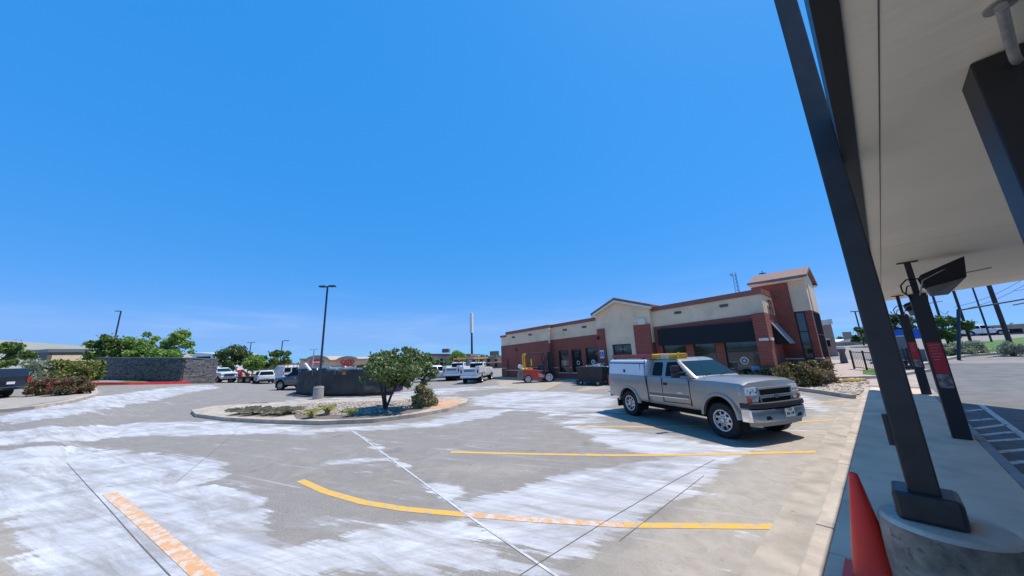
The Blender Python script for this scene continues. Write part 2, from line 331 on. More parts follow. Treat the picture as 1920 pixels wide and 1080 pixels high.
    # oil spots and tyre dirt
    base = mix(mr(noise(1.3, 3, .6, (1, 1, 1), 0, .4), .66, .74, 0, .35), base, (.12, .11, .10))
    r = ma('ADD', ma('MULTIPLY', ar.outputs['Fac'], 1.12), ma('MULTIPLY', ma('SUBTRACT', st1, .5), 2.6)); r = ma('ADD', r, ma('MULTIPLY', ma('SUBTRACT', st2, .5), 1.5))
    scr = noise(4.5, 9, a0+.06, (.07, 2.6, 1), .35, .75); scr2 = noise(7, 9, a0-.5, (.10, 2.2, 1), .4, .75); r = ma('ADD', r, ma('MULTIPLY', ma('SUBTRACT', scr, .5), 1.1)); rm = mr(r, .44, .64)
    base = mix(mr(noise(22, 2, 0, (1, 1, 1), 0, .3), .70, .76, 0, .5), base, (.09, .085, .08)); base = mix(mr(noise(.9, 8, 1.1, (1, 1, 1), 1.2, .7), .5, .7, 0, .5), base, (.36, .325, .28))
    # thin wisps away from the patches, and chips
    wisp = ma('MAXIMUM', ma('MULTIPLY', mr(st1, .55, .70), mr(big, .34, .58, .12, .6)), ma('MULTIPLY', mr(noise(3.2, 9, a0+.05, (.10, 2.2, 1), .5, .6), .60, .68), mr(big, .3, .6, .2, .6))); chip = mr(spk, .69, .72, 0, .85)
    rm = ma('MAXIMUM', rm, ma('MAXIMUM', wisp, ma('MULTIPLY', chip, mr(big, .45, .55))))
    tone = mix(mr(st2, .38, .62), (.46, .47, .50), (.68, .68, .69)); tone = mix(mr(fine, .3, .7, 0, .25), tone, (.60, .60, .62))
    dens = mr(noise(1.9, 9, a0+.1, (.3, 1.3, 1), .7, .72), .38, .60, .30, 1.)
    dens = ma('MULTIPLY', dens, ma('MULTIPLY', mr(scr, .34, .56, .62, 1), mr(scr2, .36, .50, .70, 1))); base = mix(mr(noise(90, 2), .56, .70, 0, .35), base, (.42, .40, .37)); base = mix(mr(noise(60, 2, .3), .60, .72, 0, .4), base, (.11, .10, .095)); colr = mix(ma('MULTIPLY', rm, dens), base, tone)
    L(colr, b.inputs['Base Color']); b.inputs['Roughness'].default_value = .85; b.inputs['Specular IOR Level'].default_value = .3
    bp = n.nodes.new('ShaderNodeBump'); bp.inputs['Strength'].default_value = .25; bp.inputs['Distance'].default_value = .02; L(ma('ADD', fine, ma('MULTIPLY', rm, .5)), bp.inputs['Height']); L(bp.outputs[0], b.inputs['Normal'])
    me.materials.append(m)
build_ground()
def strip(pts, wid, m, name, dz=.004, seg=.8, kind='structure'):
    """painted line following ground points"""
    g = [G(*p) for p in pts]; q = [g[0]]
    for a, b in zip(g[:-1], g[1:]):
        k = max(1, int((b-a).length/seg)); q += [a.lerp(b, (i+1)/k) for i in range(k)]
    mb = MB(); L_, R_ = [], []
    for i, p in enumerate(q):
        d = (q[min(i+1, len(q)-1)]-q[max(i-1, 0)]); nrm = Vector((-d.y, d.x, 0)).normalized()*wid/2
        for s, lst in ((1, L_), (-1, R_)):
            c = p+nrm*s; lst.append((c.x, c.y, float(gz(c.x, c.y))+dz))
    n = len(q); mb.add(L_+R_, [(i, i+1, n+i+1, n+i) for i in range(n-1)]); return mb
def worn(name, col, amount, col2=(.4, .39, .38)):
    m = mat(name, col, .75); n = m.node_tree; b = n.nodes['Principled BSDF']; tc = n.nodes.new('ShaderNodeTexCoord')
    z = n.nodes.new('ShaderNodeTexNoise'); z.inputs['Scale'].default_value = 7; z.inputs['Detail'].default_value = 9; z.inputs['Roughness'].default_value = .75; n.links.new(tc.outputs['Object'], z.inputs[0])
    k = n.nodes.new('ShaderNodeMapRange'); k.inputs[1].default_value = .5-amount; k.inputs[2].default_value = .56-amount*.6; n.links.new(z.outputs[0], k.inputs[0])
    x = n.nodes.new('ShaderNodeMix'); x.data_type = 'RGBA'; x.inputs[6].default_value = (*col2, 1); x.inputs[7].default_value = (*col, 1)
    n.links.new(k.outputs[0], x.inputs[0]); n.links.new(x.outputs[2], b.inputs['Base Color']); return m
YL = worn('worn_yellow_line', (.74, .42, .06), .09, (.46, .37, .25)); YF = worn('faded_orange_line', (.66, .36, .16), .05, (.64, .54, .46)); WL = worn('worn_white_line', (.66, .66, .64), .12, (.2, .19, .18))
LINES = [([(845, 848), (1000, 851.5), (1150, 854), (1300, 853), (1545, 847)], .13, YL), ([(563, 901), (610, 922), (680, 942), (760, 955), (870, 965)], .14, YL), ([(870, 965), (1000, 975), (1170, 985)], .13, YF), ([(1170, 985), (1475, 988)], .13, YL),
 ([(205, 925), (250, 962), (300, 1005), (345, 1045), (390, 1085), (430, 1125)], .17, YF), ([(1080, 800), (1215, 801), (1400, 796), (1575, 787)], .12, YL), ([(1440, 762), (1520, 756), (1592, 750)], .12, YL),
 ([(1063, 712), (1016, 732)], .14, YL), ([(1136, 720), (1082, 733)], .14, YL), ([(593, 750), (611, 762)], .14, YL), ([(975, 712), (935, 722)], .14, YL)]
for pts, wd, m in LINES: struct(strip(pts, wd, m, 'x').build('parking_line', m, fix=False), label='painted parking bay line')
JM = mat('joint_filler', (.19, .175, .16), .9, 0, .3, 9); JW = mat('pale_joint_filler', (.58, .58, .58), .9, 0, .35, 6)
struct(strip([(650, 800), (760, 880), (870, 962), (1050, 1085)], .035, JW, 'x', .006).build('pavement_joint', JW, fix=False))
jb = MB()
for L_ in ([(125, 868), (200, 950), (260, 1018), (330, 1092)], [(1340, 862), (1262, 903), (1140, 975), (1016, 1053), (975, 1079)], [(1320, 892), (1262, 937), (1161, 1015)], [(446, 808), (330, 905)], [(1110, 775), (880, 760)], [(480, 740), (300, 780), (0, 840)]):
    s_ = strip(L_, .010, JM, 'x', .006); jb.add(s_.v, s_.f)
struct(jb.build('pavement_joint', JM, fix=False))

# kerb, gutter, sidewalk and lane on the right
Y0, Y1 = -6, 22.4
def flat(poly, z, m, name, thick=0., **k):
    mb = MB()
    if thick: mb.prism([(a, b, z-thick) for a, b in poly], (0, 0, thick))
    else: mb.add([(a, b, z) for a, b in poly], [tuple(range(len(poly)))])
    return mb.build(name, m, fix=bool(thick), **k)
GUT = mat('gutter_concrete', (.44, .375, .295), .9, 0, .25, 2.5, .4, 40)
struct(flat([(-1.32, Y0), (-.9, Y0), (-.9, Y1), (-1.32, Y1)], .008, GUT, 'gutter'))
mb = MB()
for i in range(10): mb.bx(-.90, -.74, Y0+i*2.84, Y0+i*2.84+2.825, -.05, .155)
struct(mb.build('kerb', M['kerb'], bevel=.02))
SW = mat('sidewalk_concrete', (.76, .555, .405), .88, 0, .16, 1.3, .5, 45)
def spots(m, sc=9, lo=.70, hi=.74, f=.5, col=(.1, .1, .1)):
    n = m.node_tree; b = n.nodes['Principled BSDF']; src = b.inputs['Base Color'].links[0].from_socket; tc = n.nodes.new('ShaderNodeTexCoord')
    for s_, l_, h_, f_ in ((sc, lo, hi, f), (sc*.17, .56, .72, f*.5), (sc*5, .64, .72, f*.5)):
        z = n.nodes.new('ShaderNodeTexNoise'); z.inputs['Scale'].default_value = s_; z.inputs['Detail'].default_value = 4; n.links.new(tc.outputs['Object'], z.inputs[0]); k = n.nodes.new('ShaderNodeMapRange')
        for i, v in enumerate((l_, h_, 0, f_)): k.inputs[i+1].default_value = v
        n.links.new(z.outputs[0], k.inputs[0]); x = n.nodes.new('ShaderNodeMix'); x.data_type = 'RGBA'; n.links.new(k.outputs[0], x.inputs[0]); n.links.new(src, x.inputs[6]); x.inputs[7].default_value = (*col, 1); src = x.outputs[2]
    n.links.new(src, b.inputs['Base Color'])
spots(SW); spots(GUT, 7, .68, .73, .45, (.16, .14, .12)); spots(M['kerb'], 8, .68, .74, .4, (.2, .18, .15)); spots(M['brick'], 3, .62, .75, .3, (.05, .03, .03)); spots(M['stucco'], 1.2, .56, .78, .28, (.25, .2, .16)); spots(M['conc'], 6)
mb = MB()
for a, b in zip([Y0, -2.9, .1, 3.0, 4.75, 8.0, 11.2, 14.4, 17.6, 20.4], [-2.9, .1, 3.0, 4.75, 8.0, 11.2, 14.4, 17.6, 20.4, Y1]): mb.bx(-.735, .90, a+.006, b-.006, -.05, .15)
struct(mb.build('sidewalk', SW, bevel=.006))
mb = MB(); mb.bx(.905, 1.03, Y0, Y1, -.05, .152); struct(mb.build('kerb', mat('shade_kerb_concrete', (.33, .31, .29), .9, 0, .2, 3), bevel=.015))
LANE = mat('lane_asphalt', (.17, .165, .16), .9, 0, .22, 1.5, .4, 50)
def sheet(x0, x1, y0, y1, dz, m, name, st=1.2, hole=None):
    xs = np.linspace(x0, x1, max(2, int((x1-x0)/st)+1)); ys = np.linspace(y0, y1, max(2, int((y1-y0)/st)+1)); mb = MB()
    vs = [(a, b, float(gz(a, b))+dz) for b in ys for a in xs]; n = len(xs)
    mb.add(vs, [(j*n+i, j*n+i+1, (j+1)*n+i+1, (j+1)*n+i) for j in range(len(ys)-1) for i in range(n-1)]); return mb.build(name, m, fix=False, smooth=60)
struct(sheet(1.03, 14, -6, 36, .012, LANE, 'drive_lane'))
for a, b in [((1812, 772), (1845, 768)), ((1817, 790), (1863, 786)), ((1827, 805), (1886, 797)), ((1841, 817), (1900, 811)), ((1849, 829), (1918, 824)), ((1862, 850), (1935, 843)), ((1878, 872), (1950, 864)), ((1893, 898), (1970, 890))]:
    struct(strip([a, b], .12, WL, 'x', .016).build('hatch_line', WL, fix=False), label='white painted hatch stripe')
struct(strip([(1839, 760), (1925, 823), (1990, 870)], .12, WL, 'x', .016).build('hatch_line', WL, fix=False), label='white painted hatch border')
struct(strip([(1700, 700), (1760, 708), (1930, 710)], .05, JM, 'x', .016).build('pavement_joint', JM, fix=False))
def gpoly(pts, dz): return [(p.x, p.y, float(gz(p.x, p.y))+dz) for p in (G(*q) for q in pts)]
def raised(pts, h, m, name, world=True, inset=0, z0=-.05):
    g = [G(*q) for q in pts]; mb = MB(); n = len(g)
    if inset:
        c = sum(g, Vector())/n; g = [p+(c-p).normalized()*inset for p in g]
    zt = [float(gz(p.x, p.y))+h for p in g]
    mb.add([(p.x, p.y, z+z0-h) for p, z in zip(g, zt)]+[(p.x, p.y, z) for p, z in zip(g, zt)], [tuple(range(n, 2*n))]+[(i, (i+1) % n, n+(i+1) % n, n+i) for i in range(n)])
    return mb.build(name, m)
# plaza beyond the sidewalk
struct(sheet(-5.5, 1.0, 24.2, 40, .010, mat('plaza_concrete', (.46, .37, .31), .9, 0, .15, 2), 'plaza_path'))
#@@ROCKS
def inpoly(x, y, poly):
    c = False; j = len(poly)-1
    for i in range(len(poly)):
        if (poly[i][1] > y) != (poly[j][1] > y) and x < (poly[j][0]-poly[i][0])*(y-poly[i][1])/(poly[j][1]-poly[i][1])+poly[i][0]: c = not c
        j = i
    return c
def rocks(pts, n, r0, r1, h, m, name, label):
    g = [tuple(G(*q)[:2]) for q in pts]; xs = [p[0] for p in g]; ys = [p[1] for p in g]; mb = MB(); k = 0
    ico = [(0, 0, 1), (.9, 0, .25), (.28, .85, .3), (-.72, .53, .25), (-.72, -.53, .3), (.28, -.85, .25), (0, 0, -.6)]
    fs = [(0, 1, 2), (0, 2, 3), (0, 3, 4), (0, 4, 5), (0, 5, 1), (6, 2, 1), (6, 3, 2), (6, 4, 3), (6, 5, 4), (6, 1, 5)]
    while k < n:
        x = random.uniform(min(xs), max(xs)); y = random.uniform(min(ys), max(ys))
        if not inpoly(x, y, g): continue
        k += 1; r = random.uniform(r0, r1); a = random.random()*6.28; s = random.uniform(.5, .8); z = float(gz(x, y))+h
        mb.add([(x+r*(vx*math.cos(a)-vy*math.sin(a)*s)*random.uniform(.8, 1.2), y+r*(vx*math.sin(a)+vy*math.cos(a)*s)*random.uniform(.8, 1.2), z+r*.55*vz) for vx, vy, vz in ico], fs)
    o = mb.build(name, m, fix=False, smooth=50); struct(o, 'stuff', label); return o
ROCKM = leafmat('river_rock', (.15, .115, .09), (.52, .43, .34)); ROCKM.node_tree.nodes['Mix Shader'].inputs[0].default_value = 0
# planter island
ISL = [(358, 774), (366, 782), (420, 789), (500, 794), (600, 797), (700, 793), (780, 783), (840, 772), (874, 760), (879, 754), (862, 749), (800, 748), (700, 751), (600, 756), (500, 760), (400, 766)]
struct(raised(ISL, .14, M['kerb'], 'island_kerb'))
kM = M['kerb']
ISC = mat('island_concrete', (.47, .40, .33), .9, 0, .2, 2)
def inner(pts, f): 
    cx = sum(p[0] for p in pts)/len(pts); cy = sum(p[1] for p in pts)/len(pts); return [(cx+(a-cx)*f, cy+(b-cy)*f-1.5) for a, b in pts]
GRV = [(556, 785), (640, 786), (700, 783), (770, 774), (808, 765), (800, 757), (740, 757), (640, 760), (560, 763), (548, 775)]
def zpoly(pts, z, m, name):
    mb = MB(); mb.add([(p.x, p.y, z) for p in (G(a, b, z) for a, b in pts)], [tuple(range(len(pts)))]); return struct(mb.build(name, m, fix=False))
zpoly(GRV, .146, mat('gravel_bed', (.19, .155, .125), .95, 0, .3, 12), 'gravel_bed')
zpoly([(808, 766), (838, 764), (862, 757), (866, 752), (850, 750), (808, 752)], .146, mat('salmon_concrete', (.62, .36, .22), .9, 0, .15, 4), 'island_tip')
g_ = [(a, b) for a, b in GRV]
rocks(g_, 5200, .03, .08, .15, ROCKM, 'gravel', 'river pebbles covering the planter island')
RB = [(1497, 729), (1602, 745), (1630, 727), (1626, 712), (1560, 711), (1480, 716), (1400, 722), (1405, 726)]
zb = mat('rock_bed_soil', (.30, .24, .19), .95, 0, .3, 9)
mb = MB(); mb.add(gpoly(RB, .03), [tuple(range(len(RB)))]); struct(mb.build('rock_bed', zb, fix=False))
rocks(RB, 1500, .06, .15, .04, ROCKM, 'river_rocks', 'pale river rocks in the bed by the restaurant hedge')
kb = strip([(1488, 731), (1540, 738), (1602, 748)], .15, M['kerb'], 'x', .16)
mb = MB(); n_ = len(kb.v)//2
for i in range(n_-1):
    q = [kb.v[i], kb.v[i+1], kb.v[n_+i+1], kb.v[n_+i]]; mb.prism([(a, b, c-.2) for a, b, c in q], (0, 0, .2))
struct(mb.build('kerb', M['kerb']))
#@@PLANTS
# ------------------------------------------------------------------ plants
LG = leafmat('leaf_green', (0.071, 0.131, 0.030), (0.203, 0.295, 0.067)); LB = leafmat('leaf_bright', (0.122, 0.227, 0.041), (0.344, 0.487, 0.100)); LD = leafmat('leaf_dark', (0.045, 0.086, 0.033), (0.153, 0.209, 0.067))
LO = leafmat('leaf_olive', (0.087, 0.094, 0.043), (0.275, 0.275, 0.131)); LY = leafmat('leaf_yellow', (.13, .16, .035), (.32, .32, .07)); LS = leafmat('leaf_sage', (.20, .23, .14), (.50, .53, .36))
LM = leafmat('leaf_myrtle', (.07, .12, .035), (.22, .29, .085), (.60, .58, .34), .05); LP = leafmat('leaf_oleander', (0.101, 0.131, 0.049), (0.325, 0.348, 0.151), (0.900, 0.227, 0.267), .06)
LF = leafmat('leaf_redflower', (.06, .09, .03), (.20, .21, .09), (.60, .03, .05), .18); LH = leafmat('leaf_hedge', (0.080, 0.072, 0.029), (0.290, 0.246, 0.109)); LST = leafmat('straw_grass', (.45, .44, .12), (.80, .76, .36))
LOG = leafmat('leaf_khaki', (.20, .19, .11), (.50, .46, .30))
def leaves(clumps, n, size, lf=1.8, up=.3):
    """clumps: (centre, radii); leaf-sized quads spread through them; n leaves per unit weight"""
    Cn = np.array([c for c, r in clumps]); Rr = np.array([r for c, r in clumps]); wts = Rr[:, 0]*Rr[:, 1]; wts = wts/wts.sum()
    k = rng.choice(len(clumps), n, p=wts)
    d = rng.normal(size=(n, 3)); d /= np.linalg.norm(d, axis=1, keepdims=True); rad = rng.uniform(.2, 1.08, n)**.6*np.where(rng.random(n) < .14, rng.uniform(1.0, 1.65, n), 1.)
    c = Cn[k]+d*Rr[k]*rad[:, None]
    a = rng.normal(size=(n, 3)); a[:, 2] += up; a /= np.linalg.norm(a, axis=1, keepdims=True); b = np.cross(a, rng.normal(size=(n, 3))); b /= np.linalg.norm(b, axis=1, keepdims=True)
    s = size*rng.uniform(.6, 1.3, n)[:, None]
    V = np.stack([c-a*s*lf/2, c+b*s/2, c+a*s*lf/2, c-b*s/2], 1).reshape(-1, 3)
    return V, n
def leafobj(name, V, n, m, parent=None, off=None):
    if off is not None: V = V-np.array(off)
    me = bpy.data.meshes.new(name); me.vertices.add(4*n); me.vertices.foreach_set('co', V.ravel()); me.loops.add(4*n); me.loops.foreach_set('vertex_index', np.arange(4*n)); me.polygons.add(n); me.polygons.foreach_set('loop_start', np.arange(0, 4*n, 4)); me.update()
    me.materials.append(m); o = bpy.data.objects.new(name, me); COL.objects.link(o)
    if parent: o.parent = parent
    return o
def crown_clumps(c, r, n, cs, flat_=.75):
    out = []
    for i in range(n):
        d = rng.normal(size=3); d /= np.linalg.norm(d); q = rng.uniform(.2, 1)**.5
        s = cs*rng.uniform(.4, 1.3)
        out.append(((c[0]+d[0]*r[0]*q, c[1]+d[1]*r[1]*q, c[2]+d[2]*r[2]*q), (s, s, s*flat_)))
    return out
def tree(base, crown_c, crown_r, m, label, name='tree', nleaf=5000, ls=.14, ncl=26, cs=.55, trunks=None, tr=.09, group=None, cat='tree', extra=None):
    """base, crown_c, crown_r in world metres"""
    b = Vector(base); t = thing(name, label, cat, b, 0, group)
    cl = crown_clumps(crown_c, crown_r, ncl, cs)
    if extra: cl += extra
    V, n = leaves(cl, nleaf, ls); mb = MB()
    stems = trunks or [[b, Vector(crown_c)+Vector((0, 0, -crown_r[2]*.3))]]
    for st in stems:
        for i, (p, q) in enumerate(zip(st[:-1], st[1:])): mb.tube(Vector(p)-b, Vector(q)-b, tr*(1-.3*i/len(st)), tr*(1-.3*(i+1)/len(st)), 7)
    for i in range(0, len(cl), 2):
        st = stems[i % len(stems)]; p = Vector(st[-1]); mb.tube(p-b, Vector(cl[i][0])-b, tr*.4, tr*.12, 5)
    mb.build('trunk', M['bark'], t, smooth=60)
    leafobj('crown', V, n, m, t, b); return t
def px_tree(x0, x1, ytop, ybot, d, m, label, ground_px=None, name='tree', **k):
    """tree whose crown spans these picture columns/rows at forward distance d"""
    s = d/FPX; xc = (x0+x1)/2; c = P(xc, (ytop+ybot)/2, d); g = float(gz(c.x, c.y)); lat = 1/math.sqrt(1+((xc-960)/FPX)**2)
    rx = (x1-x0)/2*s*.90; rz = (ybot-ytop)/2*s*.86
    lean = P(xc, ybot, d)-P(xc, ytop, d)
    return tree((c.x, c.y, g), (c.x, c.y, c.z), (rx, rx*.8, rz), m, label, name=name, cs=max(.3, min(rx, rz)*.34), **k)
def bush(px, py, w, h, m, label, n=2500, ls=.06, name='shrub', group=None, cat='shrub', stems=True, tall=.5, ncl=16, d=None, lf=2.0, loc=None):
    b = loc or (G(px, py) if d is None else GD(px, d)); t = thing(name, label, cat, b, 0, group)
    cl = [((0, 0, h*.35), (w*.38, w*.38, h*.33))]
    for i in range(ncl):
        a = random.random()*6.28; r = random.uniform(.1, .40)*w; z = random.uniform(.12, .85)*h
        cl.append(((math.cos(a)*r*(1-.3*z/h), math.sin(a)*r*(1-.3*z/h), z), (w*.15, w*.15, h*.14)))
    V, n = leaves(cl, n, ls, lf, .5); V[:, 2] = np.maximum(V[:, 2], .01)
    mb = MB()
    for i in range(9): mb.tube((random.uniform(-.03, .03)*w, random.uniform(-.03, .03)*w, 0), cl[1+i % ncl][0], .018*w+.004, .006, 5)
    mb.build('stem', M['bark'], t, smooth=60); leafobj('foliage', V, n, m, t); return t
def tuft(px, py, w, h, label, m=None, n=800, z0=.14):
    b = G(px, py, z0); V = []
    for i in range(n):
        a = random.random()*6.28; r = random.uniform(.0, .12)*w; l = random.uniform(.6, 1)*h; o = random.uniform(.1, .55)*w; x, y = math.cos(a)*r, math.sin(a)*r; tx, ty = math.cos(a)*(r+o), math.sin(a)*(r+o); s = .009
        mx_, my_ = (x+tx)/2*.7, (y+ty)/2*.7
        V += [(x-s, y, 0), (x+s, y+s, 0), (mx_+s, my_, l*.75), (mx_-s, my_, l*.75)]; V += [(mx_-s, my_, l*.75), (mx_+s, my_, l*.75), (tx+.002, ty, l*random.uniform(.7, 1)), (tx-.002, ty, l*.8)]
    o = leafobj('ornamental_grass', np.array(V), 2*n, m or LST); o.location = b; tag(o, label, 'grass clump', 'grass clumps on the planter island'); return o
# island tree
ib = G(722, 768, .14); dI = depth(ib)
cI = P(748, 690, dI)
tree(ib, cI, (1.62, 1.2, .66), LM, 'small leafy tree with two leaning trunks on the planter island', name='myrtle_tree', nleaf=15000, ls=.075, ncl=46, cs=.34, tr=.055,
     trunks=[[ib+Vector((-.06, 0, 0)), P(718, 745, dI), P(712, 715, dI), P(705, 690, dI)], [ib+Vector((.08, 0, 0)), P(734, 740, dI), P(746, 718, dI), P(765, 690, dI)], [ib+Vector((0, .06, 0)), P(722, 740, dI+.2), P(724, 712, dI+.2), P(735, 680, dI+.3)]],
     extra=[(tuple(P(x_, y_, dI+z_)), (.17, .17, .12)) for x_, y_, z_ in ((688, 690, 0), (681, 712, .2), (700, 672, 0), (742, 657, .1), (760, 655, 0), (788, 668, .2), (806, 690, 0), (812, 706, .1), (816, 697, 0), (808, 700, .2), (801, 684, 0), (795, 718, 0), (720, 664, .3), (735, 722, 0), (765, 722, 0))]+[(tuple(P(725, 668, dI)), (.35, .35, .25)), (tuple(P(770, 662, dI)), (.35, .35, .22)), (tuple(P(697, 705, dI)), (.3, .3, .2)), (tuple(P(790, 700, dI)), (.3, .3, .2))])
bush(796, 767, 1.5, 1.15, LP, 'round flowering shrub with pink blossoms at the tip of the planter island', n=6500, ls=.045, name='flowering_shrub')
tuft(613, 778, .55, .42, 'largest straw coloured grass clump, nearest the lamp base'); tuft(582, 784, .5, .36, 'yellowish grass clump at the gravel edge, left of the largest clump'); tuft(657, 781, .45, .34, 'small yellow green grass clump nearest the island tree')
for i, (x, y, l) in enumerate([(455, 776, 'leftmost dry olive ground plant on the pale island concrete'), (480, 777, 'dry olive ground plant, second from the left on the island'), (512, 777, 'dry olive ground plant, third from the left on the island'), (538, 777, 'dry olive ground plant nearest the gravel edge')]):
    tuft(x, y, 1.05, .30, l, LOG, 900)
#@@CANOPY
# ------------------------------------------------------------------ drive-in canopy, column, posts
ZS = 4.0
t = thing('drive_in_canopy', 'long drive-in canopy with pale soffit and black fascia over the sidewalk', 'canopy', (0, 0, 0))
CX0, CX1, CY0 = .10, 9.0, -7.0
ye = lambda x: 22.6-(x-.25)*.93
mb = MB(); mb.prism([(.19, CY0, ZS), (CX1, CY0, ZS), (CX1, ye(CX1), ZS), (.19, ye(.19), ZS)], (0, 0, .32)); so_ = mb.build('soffit', SOFF, t)
n = SOFF.node_tree; b = n.nodes['Principled BSDF']; tc = n.nodes.new('ShaderNodeTexCoord'); mp = n.nodes.new('ShaderNodeMapping'); mp.inputs['Scale'].default_value = (.35, 3.2, 1); mp.inputs['Rotation'].default_value = (0, 0, .25)
nz = n.nodes.new('ShaderNodeTexNoise'); nz.inputs['Scale'].default_value = 1.2; nz.inputs['Detail'].default_value = 3; n.links.new(tc.outputs['Object'], mp.inputs[0]); n.links.new(mp.outputs[0], nz.inputs[0]); bp = n.nodes.new('ShaderNodeBump'); bp.inputs['Strength'].default_value = .55; bp.inputs['Distance'].default_value = .07
n.links.new(nz.outputs[0], bp.inputs['Height']); n.links.new(bp.outputs[0], b.inputs['Normal'])
mb = MB(); mb.bx(CX0-.02, .188, CY0, ye(.15), ZS-.02, ZS+.42); mb.build('fascia', M['fascia'], t)
mb = MB(); mb.bx(.325, .331, CY0, ye(.33), ZS-.004, ZS+.002)
for y in (1.3, 9.5): mb.bx(.2, CX1, y, y+.002, ZS-.001, ZS+.002)
mb.build('panel_seam', mat('seam_dark', (.12, .11, .09), .9), t)
mb = MB(); a = P(1868, -8, 3.1); pts = [P(1880, 10, 3.0), P(1884, 25, 2.98), P(1896, 75, 2.9), P(1904, 105, 2.85), P(1918, 128, 2.85), P(1940, 140, 2.85)]
z_ = ZS-.06
def onz(px, py, z): v = ray(px, py); k = (z-CAMH)/v[2]; return Vector((v[0]*k, v[1]*k, z))
pts = [onz(1876, 8, ZS), onz(1878, 14, ZS-.08), onz(1893, 75, ZS-.10), onz(1903, 108, ZS-.12), onz(1916, 126, ZS-.1), onz(1935, 128, ZS-.09)]
mb.path(pts, .022, 10); mb.tube(pts[0], pts[0]-Vector((0, 0, .015)), .06, .06, 14); mb.build('conduit', M['conduit'], t, smooth=50)
# the two structural columns
YC = 4.42; XC = .0
cn = thing('support_column', 'near black square steel column with boxed foot on the round concrete base', 'column', (XC, YC, .78))
mb = MB(); mb.bx(-.088, .088, -.1, .1, .2, 5.6); mb.build('shaft', M['steel'], cn, bevel=.012)
mb = MB(); mb.bx(-.18, .18, -.17, .17, 0, .21); mb.build('foot_box', M['steel'], cn, bevel=.03)
mb = MB(); mb.bx(-.12, -.085, -.09, -.03, .55, .80); mb.build('junction_box', M['steel'], cn, bevel=.005)
cbt = thing('concrete_base', 'round stained concrete base under the near black column', 'concrete base', (.06, 4.42, .15))
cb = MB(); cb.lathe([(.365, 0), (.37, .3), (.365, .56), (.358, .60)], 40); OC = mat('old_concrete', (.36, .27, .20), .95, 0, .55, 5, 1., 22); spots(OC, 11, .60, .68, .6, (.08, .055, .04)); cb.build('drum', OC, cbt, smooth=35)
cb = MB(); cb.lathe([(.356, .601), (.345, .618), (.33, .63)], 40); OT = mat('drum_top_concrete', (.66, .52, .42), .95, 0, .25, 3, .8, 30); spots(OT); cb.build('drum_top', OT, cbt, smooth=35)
m2 = thing('support_column', 'thick black column meeting the soffit at the right edge of view', 'column', (.85, 3.7, .15))
mb = MB(); mb.bx(-.12, .14, -.17, .17, 0, ZS-.152); mb.build('shaft', M['fascia'], m2, bevel=.01)
# traffic cone
cp = G(1650, 1096, .15); t = thing('traffic_cone', 'bright red orange traffic cone beside the round concrete base', 'traffic cone', (cp.x, cp.y, .15))
mb = MB(); mb.lathe([(.165, .035), (.15, .06), (.135, .2), (.032, .86), (.028, .875), (.02, .875), (.02, .8)], 32); mb.build('cone_body', M['cone'], t, smooth=40)
mb = MB(); mb.bx(-.22, .22, -.22, .22, 0, .035); mb.build('cone_foot', M['cone'], t, bevel=.01)
# menu posts
def menu_post(x, y, label):
    t = thing('menu_post', label, 'menu post', (x, y, .15), 0, 'menu posts with lamp heads under the canopy'); W = .125
    mb = MB(); mb.bx(-W, W, -W, W, 0, 3.08); mb.build('post', M['fascia'], t, bevel=.01)
    mb = MB(); mb.bx(-.05, .05, -.05, .05, 3.08, ZS-.17); mb.bx(-.16, .16, -.03, .03, ZS-.18, ZS-.155); mb.build('hanger', M['fascia'], t)
    # lamp head: a dark rectangular hood tipped down and away from the post, with a pale underside
    h = Vector((.42, -.02, 3.36))
    mb = MB(); mb.loft([[h+Vector((a*.27, b*.24, -.12+a*.06)) for a, b in ((-1, -1), (1, -1), (1, 1), (-1, 1))], [h+Vector((a*.32, b*.30, .24+a*.14)) for a, b in ((-1, -1), (1, -1), (1, 1), (-1, 1))]])
    hd = mb.build('lamp_hood', M['awning'], t, bevel=.01)
    mb = MB(); mb.loft([[h+Vector((a*.12-.12, b*.10, -.36)) for a, b in ((-1, -1), (1, -1), (1, 1), (-1, 1))], [h+Vector((a*.26, b*.23, -.125+a*.06)) for a, b in ((-1, -1), (1, -1), (1, 1), (-1, 1))]]); mb.build('reflector', M['grey'], t, bevel=.01)
    mb = MB(); mb.bar((.02, -.27, 3.02), (.12, -.29, 3.34), .05, .02); mb.bar((.12, -.29, 3.34), (.62, -.27, 3.62), .05, .02); mb.build('bracket', M['conduit'], t)
    mb = MB(); pts = [(-.1, -.14, 3.0), (-.2, -.15, 3.15), (-.2, -.12, 3.3), (-.1, -.1, 3.42), (.08, -.06, 3.42), (.12, 0, 3.2)]; mb.path(pts, .014); pts = [(-.1, -.14, 2.95), (-.16, -.2, 3.1), (-.12, -.2, 3.25), (0, -.15, 3.3)]; mb.path(pts, .012); mb.build('cable', M['dark'], t)
    mb = MB(); mb.bar((.7, 0, 3.42), (1.05, 0, 3.46), .02, .02); mb.build('arm_tip', M['grey'], t)
    mb = MB(); mb.bx(-.09, .10, -W-.008, -W-.003, 1.32, 1.98); ps = mb.build('poster', M['poster'], t)
    mb = MB()
    for k in range(6): mb.bx(-.07+(k % 2)*.015, .075-(k % 3)*.02, -W-.012, -W-.0085, 1.92-k*.062, 1.93-k*.062)
    mb.build('poster_lines', M['ptext'], ps)
    mb = MB(); mb.bx(-.09, .10, -W-.008, -W-.003, 1.02, 1.31); mb.build('picture_panel', mat('poster_picture', (.34, .30, .28), .6, 0, .7, 14, col2=(.05, .04, .05)), t)
    return t
menu_post(.73, 11.73, 'nearer black menu post with red poster and tilted lamp head'); menu_post(.76, 20.3, 'farther black menu post with small red poster, near the canopy end')
